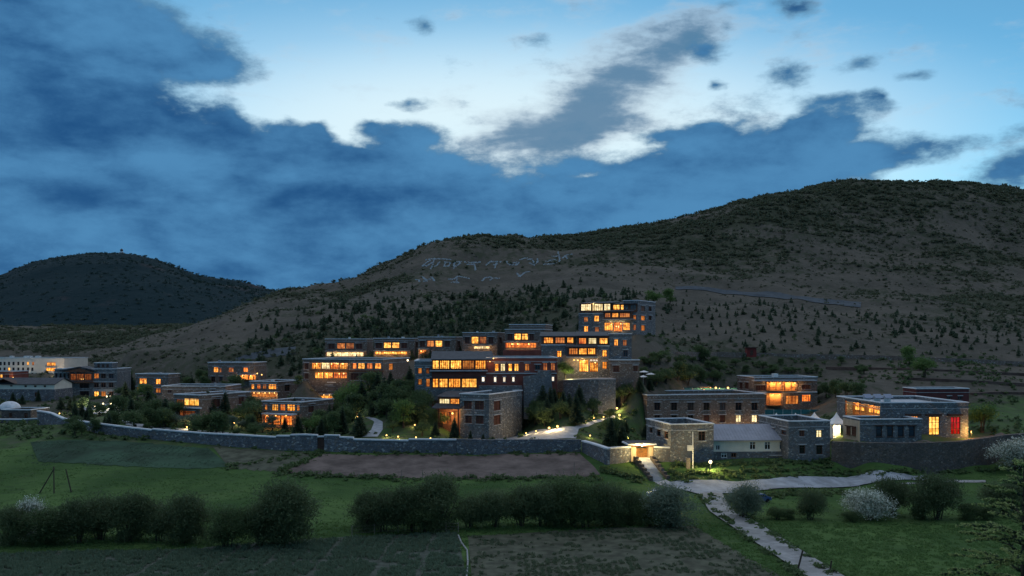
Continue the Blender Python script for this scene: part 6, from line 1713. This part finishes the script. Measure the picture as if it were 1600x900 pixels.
base2 = hit(112, 770); pole_obj('leaning_pole', [base2 + Vector((0, 0, -.3)), base2 + Vector((-1.15, .2, 36 * s_))], [.13, .10], 'bark', 'single leaning dark pole standing right of the pole pair')
pa = hit(1245, 893); pole_obj('marker_post', [pa + Vector((0, 0, -.3)), pa + Vector((.75, 0, 2.6))], [.13, .11], 'bark', 'dark leaning marker post beside the dirt track', 'post')
pa = hit(1296, 896); pole_obj('marker_post', [pa + Vector((0, 0, -.3)), pa + Vector((.25, 0, 1.5))], [.13, .10], 'bark', 'short dark marker stump at the far side of the dirt track', 'post')
def car(px, py, Yhit, rz, paint, label, kind='car'):
    base = hit(px, py); r = empty('parked_car', base, rz, label, 'car')
    prof = [(-2.1, .35), (-2.15, .75), (-2.0, .95), (-1.35, 1.02), (-.75, 1.48), (.75, 1.5), (1.45, 1.02), (2.05, .88), (2.15, .6), (2.1, .35)]
    k_ = len(prof); mb = MB()
    mb.v = [(x, -.85 if z < 1.1 else -.68, z) for x, z in prof] + [(x, .85 if z < 1.1 else .68, z) for x, z in prof]
    mb.f = [tuple(range(k_)), tuple(reversed(range(k_, 2 * k_)))] + [(i, k_ + i, k_ + (i + 1) % k_, (i + 1) % k_) for i in range(k_)]
    mb.build('body', paint, r)
    for s in (-1, 1):
        wn = MB(); wn.quad((-1.15, s * .875, 1.04), (1.2, s * .875, 1.04), (.7, s * .72, 1.42), (-.7, s * .72, 1.42)); wn.build('side_window', 'dark_glass', r)
        for x in (-1.35, 1.35):
            wh = MB(); n = 14; wh.v = [(x + .34 * math.cos(6.283 * i / n), s * .70, .34 + .34 * math.sin(6.283 * i / n)) for i in range(n)] + [(x + .34 * math.cos(6.283 * i / n), s * .90, .34 + .34 * math.sin(6.283 * i / n)) for i in range(n)]
            wh.f = [tuple(range(n)), tuple(range(n, 2 * n))] + [(i, (i + 1) % n, n + (i + 1) % n, n + i) for i in range(n)]; wh.build('wheel', 'rubber', r)
        MB().box(2.08, 2.17, s * .75 - .14, s * .75 + .14, .68, .8).build('headlight', 'white_metal', r)
    ws_ = MB(); ws_.quad((1.43, -.72, 1.06), (1.43, .72, 1.06), (.8, .62, 1.47), (.8, -.62, 1.47)); ws_.build('windscreen', 'dark_glass', r)
car(1185, 785, None, .3, 'car_paint_blue', 'blue car parked behind the grey-green bush by the road')
car(1030, 778, None, .15, 'car_paint_white', 'white car mostly hidden behind the wide grey-green bush')

# ------------------------------------------------------------------ the near fir at the lower right
def fir():
    base = at(1600, 40.0)
    H = 29 - (715 - HORIZON) / F * 40 - base.z
    root = empty('fir_tree', base, 0, 'near fir with spreading bright-tipped boughs at the lower right corner', 'tree')
    MB().tube([(0, 0, -.5), (0, 0, H * .5), (0, 0, H)], [.22, .14, .02], 8).build('trunk', 'bark', root)
    g = np.random.default_rng(5); r = random.Random(5)
    lv, wood = [], MB()
    z = .5
    while z < H * .985:
        t = z / H; reach = (1 - t) ** .8 * 6.6 + .15
        for k_ in range(5):
            th = r.uniform(0, 6.283); L = reach * r.uniform(.75, 1.08)
            dirh = Vector((math.cos(th), math.sin(th), 0)); rise = .10 + .5 * t
            p_ = [Vector((0, 0, z)) + dirh * (L * s) + Vector((0, 0, L * (rise * s - .42 * s * s + .10 * s ** 3))) for s in (0, .25, .5, .75, 1)]
            wood.tube(p_, [.035 * (1 - t) + .01, .025, .018, .012, .005], 4)
            n_tw = int(9 + L * 11)
            for _ in range(n_tw):
                s = r.random() ** .7; i = min(3, int(s * 4)); f = s * 4 - i
                q = p_[i].lerp(p_[i + 1], f); side = r.choice((-1, 1))
                d0 = (p_[i + 1] - p_[i]).normalized(); lat = Vector((-d0.y, d0.x, 0)) * side
                tw = (d0 * .75 + lat * r.uniform(.3, 1.0) + Vector((0, 0, r.uniform(-.12, .22)))).normalized(); tl = (.22 + .5 * (1 - s)) * r.uniform(.5, 1.1) * (.45 + .55 * (1 - t))
                m_ = 5
                for j in range(m_):
                    c = q + tw * (tl * (j + .6) / m_)
                    lv.append((c.x, c.y, c.z, tw.x, tw.y, tw.z, j / (m_ - 1) + .35 * (s - .5) + r.uniform(-.15, .15)))
        z += .30 + .14 * t
    A = np.array(lv); n = len(A)
    wood.build('bough', 'bark', root)
    for nm, mk, mat, k_, ln_, wd_ in (('crown', A[:, 6] < .5, 'fir_needle', 4, .15, .045), ('shoot', A[:, 6] >= .5, 'fir_tip', 5, .13, .045)):
        S = A[mk]; C = np.repeat(S[:, :3], k_, 0); T = np.repeat(S[:, 3:6], k_, 0)
        D = unit(T * .9 + rand_dirs(len(C), g) * .6 + np.array([0, 0, .15])); U = unit(np.cross(D, rand_dirs(len(C), g)))
        V, Fq = cards(C + g.normal(0, .015, C.shape), D, U, ln_ * (.7 + .6 * g.random(len(C))), np.full(len(C), wd_))
        link(bpy.data.objects.new(nm, np_mesh(nm, V, Fq, mat)), root)
    return n
fir()
